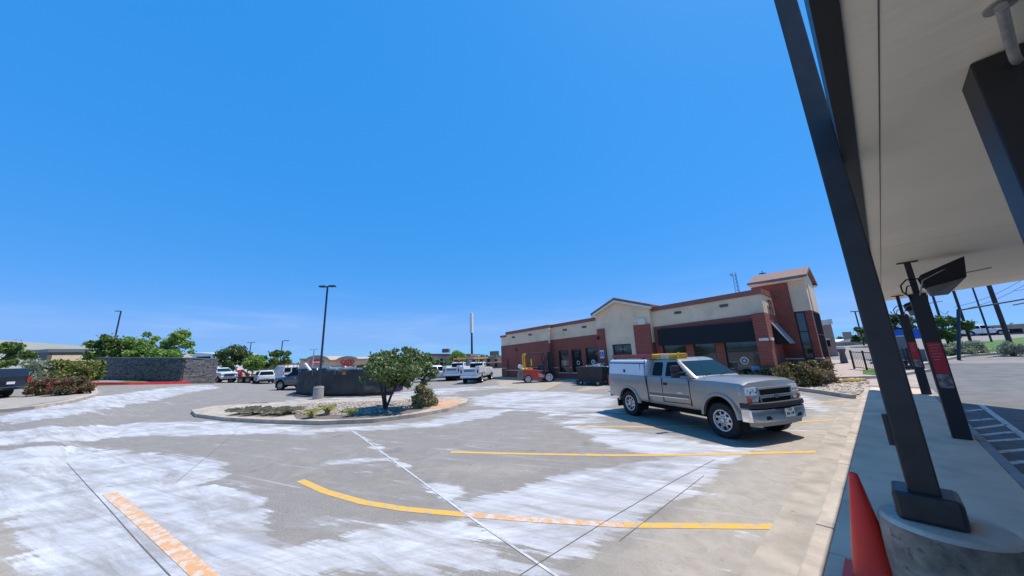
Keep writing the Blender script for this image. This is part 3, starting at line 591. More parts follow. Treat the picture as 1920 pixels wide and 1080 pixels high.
#@@BUILDING
# ------------------------------------------------------------------ brick restaurant
FY = 21.78
bt = thing('restaurant_building', 'brick and tan stucco restaurant with stone gables, black awning and glazed corner tower', 'building', (-16, FY, 0))
def W(mb, name, m, par=None, **k): return mb.build(name, m, par or bt, world=True, **k) if (par is None or par is bt) else _sub(mb, name, m, par, **k)
def _sub(mb, name, m, par, **k):
    mb.v = [tuple(Vector(v)-bt.location) for v in mb.v]; return mb.build(name, m, par, **k)
rz = lambda x: 4.71+(x+26.1)*.0305     # parapet line climbs slightly to the right, as the ground behind does
sz = lambda x: 3.30+(x+26.1)*.0315     # brick / stucco joint
def wallseg(mb, x0, x1, y0, y1, z0, z1):
    """z0, z1 may be functions of x"""
    f0 = z0 if callable(z0) else (lambda x: z0); f1 = z1 if callable(z1) else (lambda x: z1)
    mb.add([(x0, y0, f0(x0)), (x1, y0, f0(x1)), (x1, y1, f0(x1)), (x0, y1, f0(x0)), (x0, y0, f1(x0)), (x1, y0, f1(x1)), (x1, y1, f1(x1)), (x0, y1, f1(x0))], [(3, 2, 1, 0), (4, 5, 6, 7), (0, 1, 5, 4), (1, 2, 6, 5), (2, 3, 7, 6), (3, 0, 4, 7)])
JX = -19.9; YB = FY+.35                 # jog: right of it the wall steps back
DEEP = 38
lo, up, cp_ = MB(), MB(), MB()
wins = [(-19.2, -18.1, .62, 2.50), (-17.75, -16.65, .62, 2.55)]; door = (-16.25, -15.1, .05, 2.6)
# left block
wallseg(lo, -26.95, JX, FY, FY+14, -.2, sz); wallseg(up, -26.95, JX, FY+.05, FY+13.9, sz, lambda x: rz(x)-.28); wallseg(cp_, -26.1, JX+.05, FY-.03, FY+13.9, lambda x: rz(x)-.28, rz)
wallseg(cp_, -27.05, -26.1, FY-.03, FY+13.9, lambda x: 4.20, lambda x: 4.40)
# window wall in pieces
xs = [JX, -19.2, -18.1, -17.75, -16.65, -16.25, -15.1, -14.6]; zs = {(-19.2, -18.1): (.62, 2.50), (-17.75, -16.65): (.62, 2.55), (-16.25, -15.1): (.05, 2.6)}
for a, b in zip(xs[:-1], xs[1:]):
    if (a, b) in zs: z0, z1 = zs[(a, b)]; wallseg(lo, a, b, YB, YB+.3, -.2, z0); wallseg(lo, a, b, YB, YB+.3, z1, sz)
    else: wallseg(lo, a, b, YB, YB+.3, -.2, sz)
wallseg(up, JX, -14.55, YB+.05, YB+.35, sz, lambda x: rz(x)-.28); wallseg(cp_, JX+.05, -14.5, YB-.02, YB+.4, lambda x: rz(x)-.28, rz)
# right block behind awning: brick piers and glass
for a, b in ((-10.3, -9.85), (-8.35, -7.9), (-6.65, -6.2)): wallseg(lo, a, b, YB, YB+.3, -.2, 2.55)
wallseg(lo, -10.3, -4.4, YB, YB+.3, 2.55, sz); wallseg(lo, -9.85, -4.5, YB, YB+.3, -.2, .35)
wallseg(up, -10.4, -3.97, YB+.05, YB+.35, sz, lambda x: rz(x)-.3); wallseg(cp_, -10.4, -3.9, YB-.03, YB+.5, lambda x: rz(x)-.3, rz)
# corner pillar and return wall
wallseg(lo, -4.5, -3.9, FY-.1, FY+.6, -.2, sz); wallseg(lo, -4.2, -3.93, FY+.6, 25.0, -.2, sz); wallseg(up, -4.25, -3.96, FY+.76, 25.0, sz, lambda x: rz(x)-.3); wallseg(cp_, -4.3, -3.88, FY+.86, 25.0, lambda x: rz(x)-.3, rz)
# flat roof slab
up.bx(-26.9, -4.4, YB+.4, DEEP, 3.9, 4.2)
# piers framing the middle gable
for a, b in ((-14.65, -14.02), (-11.55, -10.35)): wallseg(lo, a, b, FY-.12, FY+.5, -.2, 4.02)
W(lo, 'brick_wall', M['brick']); W(up, 'stucco_wall', M['stucco']); W(cp_, 'parapet_cap', M['cap'])
# middle stucco bay with gable
g = MB(); y0 = FY+.02
g.prism([(-14.75, y0, 2.75), (-14.75, y0, 5.15), (-12.75, y0, 6.0), (-10.3, y0, 5.2), (-10.3, y0, 2.75)], (0, 1.2, 0))
g.bx(-14.0, -13.5, y0, y0+.5, -.2, 2.75); g.bx(-11.95, -11.55, y0, y0+.5, -.2, 2.75)
W(g, 'gable_wall', M['stucco'])
g = MB(); g.prism([(-15.0, FY-.25, 5.13), (-12.78, FY-.25, 6.07), (-10.0, FY-.25, 5.16), (-10.0, FY-.25, 5.34), (-12.78, FY-.25, 6.26), (-15.0, FY-.25, 5.31)], (0, 2.6, 0)); ro = W(g, 'gable_roof', M['roof'])
g = MB(); g.prism([(-14.95, FY-.28, 5.0), (-12.78, FY-.28, 5.92), (-10.05, FY-.28, 5.03), (-10.05, FY-.28, 5.16), (-12.78, FY-.28, 6.06), (-14.95, FY-.28, 5.13)], (0, .25, 0)); W(g, 'gable_trim', M['stuccol'])
for x in (-10.85,): g = MB(); g.bx(x-.25, x+.27, FY-.2, FY+.3, 4.02, 4.42); W(g, 'pier_cap', M['stuccol'])
# bands
g = MB()
for a, b, y, z in ((-26.97, -26.2, FY-.03, .94), (-26.2, JX+.02, FY-.03, .74), (JX, -19.28, YB-.03, .98), (-18.02, -17.83, YB-.03, .98), (-16.57, -16.3, YB-.03, .98), (-15.05, -14.66, YB-.03, .98), (-14.67, -14.0, FY-.15, .98), (-11.57, -10.33, FY-.15, .98), (-4.53, -3.87, FY-.13, .98)): g.bx(a, b, y, y+.1, z, z+.07)
g.bx(-3.99, -3.87, FY-.13, FY+.62, .98, 1.05)
for x0, x1 in ((-19.28, -18.02), (-17.83, -16.57)): g.bx(x0, x1, YB-.06, YB+.05, .55, .615)
W(g, 'stone_band', M['band'])
# downspout
g = MB(); g.box((JX+.06, FY-.05, 3.85), (.1, .1, 1.3)); g.box((JX+.06, FY-.06, 4.5), (.25, .16, .16)); W(g, 'downspout', M['stuccol'])
WG = mat('shop_glass', (.018, .024, .022), .05, spec=1.)
def window(x0, x1, z0, z1, y, mull=None, bars=None, name='window'):
    f = MB(); t = .06
    for q in ((x0, x0+t, z0, z1), (x1-t, x1, z0, z1), (x0+t, x1-t, z1-t, z1), (x0+t, x1-t, z0, z0+t)): f.bx(q[0], q[1], y, y+.08, q[2], q[3])
    for m_ in (mull or []): f.bx(m_-.03, m_+.03, y, y+.08, z0+t, z1-t)
    for z in (bars or []): f.bx(x0+t, x1-t, y+.005, y+.07, z-.03, z+.03)
    o = W(f, name, M['frame']); p = MB(); p.bx(x0+.02, x1-.02, y+.04, y+.06, z0+.02, z1-.02); _sub(p, 'pane', WG, o); return o
for w_ in wins:
    o = window(*w_, YB+.12)
    p = MB(); c = Vector(((w_[0]+w_[1])/2, YB+.155, 1.42)); p.lathe([(.17, 0), (.17, .01), (.12, .01), (.12, 0), (.17, 0)], 24, 'Y', c-Vector((0, 0, 0)), closed=True); _sub(p, 'round_decal', M['white2'], o)
o = window(*door, YB+.12, bars=[2.02], name='door'); p = MB(); p.lathe([(.2, 0), (.2, .01), (.13, .01), (.13, 0), (.2, 0)], 24, 'Y', (-15.68, YB+.155, 1.45), closed=True); p.lathe([(.06, 0), (.06, .01)], 12, 'Y', (-15.68, YB+.155, 1.45)); _sub(p, 'round_decal', M['white2'], o)
p = MB(); p.bx(-15.25, -15.22, YB+.06, YB+.1, .9, 1.4); _sub(p, 'handle', M['alu'], o)
o = window(-13.5, -11.95, .05, 2.72, FY+.15, mull=[-12.72], bars=[2.1]); p = MB(); p.bx(-13.0, -12.5, FY+.175, FY+.185, 2.3, 2.45); _sub(p, 'door_sticker', mat('faded_red', (.35, .2, .2), .6), o)
for a, b in ((-9.85, -8.35), (-7.9, -6.65), (-6.2, -4.55)): window(a, b, .35, 2.55, YB+.1, bars=[1.95])
for x, z in ((-7.25, 1.45), (-5.35, 1.42)):
    p = MB(); p.lathe([(.21, 0), (.21, .012), (.15, .012), (.15, 0), (.21, 0)], 24, 'Y', (x, YB+.125, z), closed=True); p.lathe([(.07, 0), (.07, .01)], 12, 'Y', (x, YB+.125, z)); W(p, 'round_decal', M['white2'])
p = MB(); p.bx(-5.1, -4.7, YB+.12, YB+.135, .5, 1.1); W(p, 'window_poster', mat('poster_blue', (.35, .5, .66), .6, 0, .3, 6))
# awning
g = MB(); g.prism([(-9.95, YB-.02, 3.60), (-9.95, YB-.30, 3.58), (-9.95, YB-.34, 2.48), (-9.95, YB-.02, 2.48)], (5.43, 0, 0)); W(g, 'awning', M['awning'])
g = MB(); g.prism([(-3.92, 23.0, 3.5), (-3.3, 23.0, 2.35), (-3.3, 23.0, 2.28), (-3.92, 23.0, 3.4)], (0, 1.7, 0)); W(g, 'side_awning', M['conduit'])
g = MB(); g.prism([(-3.925, 23.02, 3.4), (-3.34, 23.02, 2.27), (-3.92, 23.02, 2.27)], (0, 1.66, 0)); W(g, 'side_awning_shade', M['awning'])
for x, y in ((-24.9, FY), (-22.4, FY), (-18.3, YB), (-16.2, YB), (-8.55, YB), (-5.85, YB)):
    g = MB(); zc = (rz(x)+sz(x))/2+.05
    for k in range(3): g.box((x, y+.02, zc-.05+k*.05), (.42, .09, .03))
    g.box((x, y+.04, zc), (.44, .06, .16)); W(g, 'wall_vent', M['vent'])
g = MB(); g.box((-4.15, FY-.12, 2.55), (.42, .12, .14)); g.box((-3.86, FY+.2, 2.55), (.1, .5, .14)); W(g, 'pillar_plate', M['stuccol'])
g = MB(); g.bx(-3.90, -3.84, 23.2, 23.3, 4.0, 4.8); g.bx(-3.90, -3.8, 23.2, 23.8, 4.72, 4.8); g.bx(-3.90, -3.8, 23.2, 23.8, 4.32, 4.38); g.bx(-3.90, -3.84, 23.75, 23.85, 4.0, 4.8); W(g, 'sign_bracket', M['cap'])
g = MB(); g.bx(-25.9, -25.85, FY-.06, FY, .0, 1.9); g.bx(-24.6, -24.35, FY-.1, FY, 2.72, 2.86); g.bx(-14.6, -14.5, FY-.3, FY-.12, 3.2, 3.45); W(g, 'wall_fixture', M['frame'])
# corner tower
TY = 25.0; TX0, TX1, TX2 = -4.9, -3.1, -2.32
tb = MB(); tb.bx(TX0, TX1, TY-.1, TY+3.8, -.2, 6.02); tb.bx(TX1, TX2, TY+.12, TY+3.8, -.2, 1.35); tb.bx(-2.62, TX2, TY, TY+.4, -.2, 4.12); tb.bx(-2.62, TX2, TY+3.3, TY+3.8, -.2, 4.12)
W(tb, 'tower_brick', M['brick'])
tb = MB(); tb.bx(TX1, TX2, TY, TY+3.8, 4.12, 6.1); tb.prism([(TX2-.4, TY-.0, 6.1), (TX2-.4, TY+3.8, 6.1), (TX2-.4, TY+1.9, 6.82)], (.4, 0, 0)); tb.bx(TX2+.002, TX2+.05, TY+.7, TY+3.1, 4.12, 5.7); W(tb, 'tower_stucco', M['stucco'])
g = MB(); 
for (xa, xb) in ((-4.98, -2.12),):
    g.prism([(xa, TY-.5, 6.03), (xa, TY-.5, 6.17), (xa, TY+1.9, 7.0), (xa, TY+4.4, 6.17), (xa, TY+4.4, 6.03), (xa, TY+1.9, 6.84)], (xb-xa, 0, 0))
W(g, 'tower_roof', M['roof'])
g = MB(); g.bx(-4.92, -2.18, TY-.42, TY+.0, 5.92, 6.025); g.bx(-4.92, -2.18, TY+3.8, TY+4.3, 5.92, 6.025); W(g, 'tower_eave', M['stuccol'])
f = MB()
for q in ((TX1+.02, TX1+.07), (-2.69, -2.63)): f.bx(q[0], q[1], TY+.02, TY+.1, 1.35, 4.1)
f.bx(TX1+.07, -2.69, TY+.02, TY+.1, 4.03, 4.1); f.bx(TX1+.07, -2.69, TY+.02, TY+.1, 1.35, 1.42); f.bx(TX1+.07, -2.69, TY+.02, TY+.1, 2.9, 2.96)
o = W(f, 'window', M['frame']); p = MB(); p.bx(TX1+.05, -2.65, TY+.055, TY+.07, 1.4, 4.06); _sub(p, 'pane', WG, o)
f = MB()
for y in (TY+.42, TY+1.15, TY+1.85, TY+2.55, TY+3.25): f.bx(TX2-.06, TX2+.02, y, y+.05, 1.35, 4.1)
for z in (1.36, 2.7, 4.05): f.bx(TX2-.05, TX2+.01, TY+.42, TY+3.3, z, z+.06)
o = W(f, 'window', M['frame']); p = MB(); p.bx(TX2-.03, TX2-.015, TY+.42, TY+3.28, 1.38, 4.08); _sub(p, 'pane', WG, o)
g = MB(); g.bx(TX0, TX1+.02, TY-.13, TY-.05, 1.36, 1.44); g.bx(-2.64, TX2+.03, TY-.03, TY+.43, 1.36, 1.44); W(g, 'stone_band', M['band'])
# building apron walk and kerb
struct(flat([(-27.5, 20.3), (-5.2, 20.3), (-5.2, YB+.1), (-27.5, YB+.1)], .10, M['conc'], 'building_walk', .15))
# accessible parking sign on the wall
s = thing('accessible_parking_sign', 'small white and blue wheelchair sign on the brick wall left of the gable', 'sign', (-14.35, FY-.14, 1.75))
mb = MB(); mb.bx(-.19, .19, -.02, 0, 0, .62); mb.build('sign_plate', M['white2'], s)
mb = MB(); mb.bx(-.16, .16, -.026, -.021, .14, .5); mb.build('blue_field', M['bluesign'], s)
mb = MB(); mb.lathe([(.035, 0), (.035, .004)], 12, 'Y', (-.02, -.031, .44)); mb.bar((-.02, -.03, .40), (0, -.03, .29), .004, .03); mb.bar((0, -.03, .30), (.07, -.03, .29), .03, .004)
mb.lathe([(.085, 0), (.085, .004), (.06, .004), (.06, 0), (.085, 0)], 20, 'Y', (-.01, -.031, .25), closed=True); mb.build('wheelchair_symbol', M['white2'], s)
#@@VEHICLES
# ------------------------------------------------------------------ vehicles
def rrect(hx0, hx1, hy, r, n=4):
    pts = []
    for cx, cy, a0 in ((hx1-r, hy-r, 0), (hx0+r, hy-r, 90), (hx0+r, -hy+r, 180), (hx1-r, -hy+r, 270)):
        for i in range(n+1):
            a = R(a0+90*i/n); pts.append((cx+r*math.cos(a), cy+r*math.sin(a)))
    return pts
_wheels = {}
def wheel(par, x, y, r, w, side, rim='alu', rr=.6):
    key = (r, w, side, rim)
    if key not in _wheels:
        t = MB(); R0 = r; t.lathe([(r*rr, -w/2+.02), (r*.78, -w/2), (r*.94, -w/2+.008), (R0, -w/2+.045), (R0, w/2-.045), (r*.94, w/2-.008), (r*.78, w/2), (r*rr, w/2-.02), (r*rr, -w/2+.02)], 40, 'Y', closed=True)
        for i in range(40):
            a = 2*math.pi*i/40
            for s_ in (-1, 1): t.box((math.cos(a)*(r-.002), s_*w*.36, math.sin(a)*(r-.002)), (.016, w*.26, .035), tilt=(0, -a))
        tm = t.mesh('tyre', M['tyre'], 40)
        q = MB(); yo = side*w/2; a_ = lambda k: yo-side*k
        q.lathe([(r*rr+.005, a_(.01)), (r*rr-.02, a_(.012)), (r*rr-.035, a_(.05)), (r*rr-.05, a_(.06)), (.06, a_(.04)), (.055, a_(.0)), (.003, a_(-.005))], 28, 'Y', closed=True)
        q.lathe([(r*rr+.005, a_(.01)), (r*rr+.005, a_(w-.02)), (r*rr-.02, a_(w-.02)), (r*rr-.035, a_(.05))], 28, 'Y', closed=True)
        h = MB()
        for i in range(8):
            a = 2*math.pi*i/8; h.lathe([(r*.088, a_(.058)), (r*.088, a_(.040))], 12, 'Y', (math.cos(a)*r*.42, 0, math.sin(a)*r*.42))
        for i in range(8):
            a = 2*math.pi*(i+.5)/8; h.lathe([(r*.03, a_(.05)), (r*.03, a_(.034))], 6, 'Y', (math.cos(a)*r*.22, 0, math.sin(a)*r*.22))
        nf = len(q.f); q.add(h.v, h.f); rm = q.mesh('rim', M[rim], 35); rm.materials.append(M['dark'])
        for p_ in list(rm.polygons)[nf:]: p_.material_index = 1
        _wheels[key] = (tm, rm)
    tm, rm = _wheels[key]
    wo = bpy.data.objects.new('wheel', tm); COL.objects.link(wo); wo.parent = par; wo.location = (x, y, r)
    ro = bpy.data.objects.new('rim', rm); COL.objects.link(ro); ro.parent = wo
def body_loft(st):
    """st: list of (x, half width, z bottom, z shoulder, z top centre)"""
    rings = []
    for x, w, zb, zt, zc in st:
        h = zt-zb; half = [(0, zb), (w*.80, zb), (w*.95, zb+.04), (w*.985, zb+.16*h), (w, zb+.45*h), (w*.997, zb+.72*h), (w*.985, zb+.90*h), (w*.962, zt-.012), (w*.90, zt+(zc-zt)*.08), (w*.78, zt+(zc-zt)*.62), (0, zc)]
        rings.append([(x, -y, z) for y, z in half]+[(x, y, z) for y, z in reversed(half[1:-1])])
    return rings
def quadpane(mb, pts, n, t=.006):
    mb.prism(pts, Vector(n).normalized()*t)
def vehicle(name, label, cat, loc, yaw, paint, kind, scale=1., group=None, wr=.40, wx=(2.0, -2.0), lift=0., rim='alu', detail=True):
    """x forward, y left. kinds: pickup / suv."""
    V = thing(name, label, cat, loc, yaw, group); V.scale = (scale,)*3
    P_ = M[paint]
    if kind == 'pickup':
        st = [(-3.22, .90, .62, 1.36, 1.36), (-3.16, .97, .56, 1.40, 1.40), (-2.9, 1.0, .53, 1.41, 1.41), (-1.0, 1.0, .50, 1.41, 1.41), (-.9, 1.0, .50, 1.40, 1.40), (1.1, 1.0, .50, 1.36, 1.40), (1.35, 1.0, .50, 1.33, 1.41), (1.9, 1.0, .50, 1.32, 1.40), (2.4, .99, .52, 1.28, 1.37), (2.66, .985, .56, 1.27, 1.345), (2.76, .975, .58, 1.24, 1.30), (2.79, .965, .60, 1.19, 1.23)]
        gh = dict(z=(1.37, 1.90, 1.955), x0=(-.88, -.76, -.62), x1=(1.32, .50, .36), y=(.93, .76, .66), r=(.16, .14, .14))
    else:
        st = [(-2.30, .78, .55, .98, 1.0), (-2.24, .88, .42, 1.04, 1.05), (-1.9, .93, .34, 1.06, 1.06), (0, .94, .32, 1.02, 1.03), (.85, .94, .32, .98, 1.02), (1.5, .93, .34, .92, .99), (1.95, .90, .38, .84, .91), (2.2, .82, .44, .74, .80), (2.30, .70, .5, .66, .70)]
        gh = dict(z=(1.0, 1.56, 1.62), x0=(-2.20, -1.82, -1.6), x1=(1.15, .25, .1), y=(.88, .68, .58), r=(.2, .16, .16))
    st = [(x, w_, zb+lift, zt+lift*(0 if kind == 'x' else 1), zc+lift) for x, w_, zb, zt, zc in st]
    Z = lambda z: z+lift
    mb = MB(); mb.loft(body_loft(st)); body = mb.build('body', P_, V, smooth=32)
    body.parent = None
    cut = []
    wb = wr+.085
    bpy.context.view_layer.update()
    for x in wx:
        for s_ in (-1, 1):
            pr = [(x+wb*math.cos(R(a)), s_*.58, wr+.02+wb*math.sin(R(a))) for a in range(-4, 185, 8)]+[(x-wb, s_*.58, -.4), (x+wb, s_*.58, -.4)]
            c = MB(); c.prism(pr, (0, s_*.8, 0)); cut.append(c.build('cutter', M['dark']))
    boolean(body, cut); body.parent = V
    if not body.data.polygons[0].use_smooth: body.data.polygons.foreach_set('use_smooth', [True]*len(body.data.polygons)); 
    body.data.set_sharp_from_angle(angle=R(32))
    # greenhouse
    rings = []
    for i in range(3):
        rings.append([(a, b, Z(gh['z'][i])) for a, b in rrect(gh['x0'][i], gh['x1'][i], gh['y'][i], gh['r'][i])])
    rings.append([(a*.8, b*.8, Z(gh['z'][2])+.02) for a, b in rrect(gh['x0'][2], gh['x1'][2], gh['y'][2], gh['r'][2])])
    mb = MB(); mb.loft(rings); mb.build('cab', P_, V, smooth=32)
    z0, z1 = gh['z'][0]+.05, gh['z'][1]-.05
    zz = lambda k, z: gh[k][0]+(gh[k][1]-gh[k][0])*(z-gh['z'][0])/(gh['z'][1]-gh['z'][0])
    def side_pane(xa0, xb0, xa1, xb1, s_, za=z0, zb=z1, r=.05, grow=0, t=.007, m='glass', nm='side_window', off=0.):
        ya, yb = zz('y', za), zz('y', zb); P4 = [Vector((xa0-grow, 0, za-grow)), Vector((xb0+grow, 0, za-grow)), Vector((xb1+grow, 0, zb+grow)), Vector((xa1-grow, 0, zb+grow))]; pts = []
        for i in range(4):
            p, a, b = P4[i], P4[i-1], P4[(i+1) % 4]; u = (a-p).normalized(); v = (b-p).normalized()
            for k in (0, .25, .5, .75, 1): q = (p+u*r*(1-k)**2+v*r*k**2); pts.append(q)
        pts = [Vector((q.x, s_*(zz('y', q.z)+off), Z(q.z))) for q in pts]
        q = MB(); quadpane(q, pts, (0, s_, .3), t); return q.build(nm, M[m], V)
    for s_ in (-1, 1):
        if kind == 'pickup':
            side_pane(-.70, -.16, -.64, -.18, s_, r=.07); side_pane(.0, 1.02, .02, .50, s_, r=.06)
        else:
            for q in ((-1.85, -1.35, -1.6, -1.25), (-1.25, -.35, -1.18, -.35), (-.27, .95, -.27, .22)): side_pane(*q, s_, r=.05)
    # windscreen and rear glass
    def end_pane(key, sgn, nm, m, inset=.10):
        xa, xb = zz(key, z0), zz(key, z1); ya, yb = zz('y', z0)-inset, zz('y', z1)-inset
        n_ = 5; pts = []
        g = [(xa, -ya, z0), (xa, ya, z0), (xb, yb, z1), (xb, -yb, z1)]
        q = MB(); quadpane(q, [(a+sgn*.002, b, Z(c)) for a, b, c in g], (sgn*(z1-z0), 0, abs(xb-xa)), .008); return q.build(nm, M[m], V)
    ws = end_pane('x1', 1, 'windscreen', 'wglass'); end_pane('x0', -1, 'rear_window', 'glass')
    if detail:
        q = MB()
        for yy in (-.45, .15):
            a = Vector((zz('x1', z0)+.03, yy, Z(z0)+.03)); b_ = Vector((zz('x1', z0+.1)+.03, yy+.5, Z(z0+.09))); q.bar(a, b_, .015, .012)
        q.build('wiper', M['blackpl'], ws)
    # wheels + liners
    for x in wx:
        for s_ in (-1, 1):
            wheel(V, x, s_*(st[3][1]-.14), wr, .27 if kind == 'pickup' else .22, s_, rim)
    q = MB()
    for x in wx:
        for s_ in (-1, 1):
            q.lathe([(wb-.006, min(s_*.60, s_*.93)), (wb-.006, max(s_*.60, s_*.93))], 28, 'Y', (x, 0, wr+.02), closed=True); q.lathe([(wb-.004, s_*.59), (wb-.004, s_*.6)], 28, 'Y', (x, 0, wr+.02))
    q.v = [v if v[2] > wr*.55 else (v[0], v[1], wr*.55) for v in q.v]; q.build('wheel_liner', M['dark'], V)
    q = MB(); q.bx(wx[1]-.7, wx[0]+.4, -.45, .45, wr*.75, wr*1.3); q.bx(-.08+wx[0], .08+wx[0], -.8, .8, wr-.06, wr+.06); q.bx(-.08+wx[1], .08+wx[1], -.8, .8, wr-.08, wr+.08); q.build('chassis', M['dark'], V)
    # mirrors
    for s_ in (-1, 1):
        q = MB(); y = st[3][1]
        if kind == 'pickup' and detail:
            q.bar((1.02, s_*(y-.08), Z(1.44)), (.92, s_*(y+.14), Z(1.46)), .05, .05); q.bar((1.02, s_*(y-.08), Z(1.54)), (.92, s_*(y+.14), Z(1.53)), .04, .04); q.box((.86, s_*(y+.22), Z(1.66)), (.13, .25, .17)); q.box((.86, s_*(y+.22), Z(1.47)), (.13, .25, .16))
        else: q.box((.95 if kind == 'pickup' else .8, s_*(y+.04), Z(gh['z'][0]+.1)), (.12, .2, .14))
        q.build('side_mirror', M['blackpl'], V, bevel=.02)
    return V, Z
def panel_detail_pickup(V, Z, topper=True, grille_m='chrome', paint='silver'):
    y = 1.004
    # seams
    for s_ in (-1, 1):
        q = MB()
        for x, za, zb in ((-.93, .56, 1.40), (-.12, .66, 1.38), (1.12, .60, 1.34)): q.bx(x-.008, x+.008, s_*(y-.012), s_*(y+.001), Z(za), Z(zb))
        q.bx(-.12, 1.12, s_*(y-.03), s_*(y-.006), Z(.645), Z(.66)); q.build('door_seam', M['dark'], V)
        q = MB(); q.box((.04, s_*(y+.005), Z(1.19)), (.17, .03, .075)); q.build('door_handle', M['blackpl'], V, bevel=.012)
        q = MB(); q.bx(-.84, 1.05, s_*(y-.01), s_*(y+.014), Z(.80), Z(.875)); q.build('side_moulding', mat('grey_moulding', (.16, .155, .14), .5), V, bevel=.006)
        q = MB(); q.bx(-.84, 1.05, s_*(y-.005), s_*(y+.018), Z(.775), Z(.797)); q.build('chrome_strip', M['chrome'], V)
        q = MB(); q.bx(.60, .82, s_*(y-.01), s_*(y+.012), Z(.93), Z(.955)); q.build('badge', M['chrome'], V)
        # flared arch lips
        for x in (2.0, -2.0):
            q = MB(); rr = .515; n_ = 18; ring = []
            for i in range(n_+1):
                a = R(3+174*i/n_); c, s = math.cos(a), math.sin(a); zc = .45+.02
                ring.append([(x+c*(rr+dr), s_*(y+dy), zc+s*(rr+dr)) for dr, dy in ((-.02, -.06), (-.02, .03), (.045, .028), (.09, -.035))])
            q.loft(ring); q.build('wheel_arch_lip', M[paint], V, smooth=40)
    # lamps
    for s_ in (-1, 1):
        q = MB(); q.loft([[(2.70, s_*.60, Z(1.175)), (2.60, s_*.975, Z(1.185)), (2.62, s_*.99, Z(.995)), (2.72, s_*.60, Z(.98))], [(2.835, s_*.60, Z(1.165)), (2.79, s_*.955, Z(1.17)), (2.81, s_*.965, Z(.99)), (2.86, s_*.60, Z(.98))]]); h = q.build('headlight', M['lamp'], V, bevel=.01)
        q = MB(); q.lathe([(.05, 0), (.045, .012), (.02, .014)], 16, 'X', (2.85, s_*.69, Z(1.075))); q.lathe([(.05, 0), (.045, .012), (.02, .014)], 16, 'X', (2.825, s_*.84, Z(1.08))); q.build('bulb_reflector', M['chrome'], h)
        q = MB(); q.loft([[(2.70, s_*.60, Z(.94)), (2.62, s_*.985, Z(.95)), (2.62, s_*.985, Z(.83)), (2.70, s_*.64, Z(.82))], [(2.86, s_*.60, Z(.94)), (2.81, s_*.965, Z(.945)), (2.81, s_*.96, Z(.83)), (2.86, s_*.64, Z(.82))]]); h = q.build('signal_lamp', M['lamp'], V, bevel=.008)
        q = MB(); q.loft([[(2.82, s_*.84, Z(.935)), (2.80, s_*.97, Z(.938)), (2.80, s_*.97, Z(.838)), (2.82, s_*.84, Z(.835))], [(2.845, s_*.84, Z(.93)), (2.82, s_*.972, Z(.933)), (2.82, s_*.972, Z(.84)), (2.845, s_*.84, Z(.838))]]); q.build('amber_marker', M['amber'], h)
        q = MB(); q.bx(-3.25, -3.17, s_*.78, s_*.965, Z(.92), Z(1.34)); q.build('tail_lamp', M['redl'], V, bevel=.01)
    q = MB(); q.loft([[(2.79, -.58, Z(1.14)), (2.79, .58, Z(1.14)), (2.79, .55, Z(.76)), (2.79, -.55, Z(.76))], [(2.845, -.57, Z(1.13)), (2.845, .57, Z(1.13)), (2.85, .53, Z(.77)), (2.85, -.53, Z(.77))]]); gr = q.build('grille', M['dark'], V)
    q = MB(); pts = [(2.855, -.60, Z(1.10)), (2.86, -.53, Z(.765)), (2.87, -.40, Z(.735)), (2.87, .40, Z(.735)), (2.86, .53, Z(.765)), (2.855, .60, Z(1.10))]
    for a, b in zip(pts[:-1], pts[1:]): q.bar(a, b, .03, .03)
    q.bar((2.86, -.60, Z(1.135)), (2.86, .60, Z(1.135)), .05, .045); q.bar((2.875, -.58, Z(.965)), (2.875, .58, Z(.965)), .02, .028); q.bar((2.875, -.58, Z(.925)), (2.875, .58, Z(.925)), .02, .028)
    for s_ in (-1, 1): q.bar((2.855, s_*.60, Z(.965)), (2.80, s_*.94, Z(.975)), .03, .05)
    q.build('grille_bar', mat('grille_silver', (.52, .52, .51), .3, .6), gr)
    q = MB(); e = [(-.055, .035), (.055, .035), (.065, .012+.012), (.15, .024), (.125, -.024), (.045, -.024), (.04, -.04), (-.07, -.04), (-.06, -.024), (-.15, -.024), (-.125, .024), (-.065, .024)]
    q.prism([(2.885, a*1.05, Z(.945)+b*1.35) for a, b in e], (.02, 0, 0)); q.build('emblem', M['chrome'], gr, bevel=.004)
    # bumper
    def bump(z0, z1, dx, nm, m, w=.985, bev=.015):
        q = MB(); half = [(2.60, 1.0), (2.72, .99), (2.84, .95), (2.915, .84), (2.955, .62), (2.975, .3)]
        o = [(x+dx, -y*w) for x, y in half]+[(2.98+dx, 0)]+[(x+dx, y*w) for x, y in reversed(half)]
        rings = [[(x-.09, yv*.93, Z(z0)), (x, yv, Z(z0+.02)), (x+.008, yv*1.006, Z((z0+z1)/2)), (x, yv, Z(z1-.01)), (x-.09, yv*.93, Z(z1))] for x, yv in o]
        q.loft(rings); return q.build(nm, M[m], V, smooth=35)
    bump(.69, .815, .03, 'bumper_pad', 'blackpl', 1.01); bp_ = bump(.43, .69, .02, 'bumper', 'chrome', 1.0)
    q = MB()
    for s_ in (-1, 1): q.bx(2.90, 2.99, s_*.62, s_*.42, Z(.49), Z(.56))
    q.bx(2.95, 3.012, -.28, .25, Z(.665), Z(.69)); q.build('bumper_opening', M['dark'], V)
    q = MB(); q.bx(2.995, 3.012, .02, .34, Z(.505), Z(.665)); pl = q.build('license_plate', M['white2'], V)
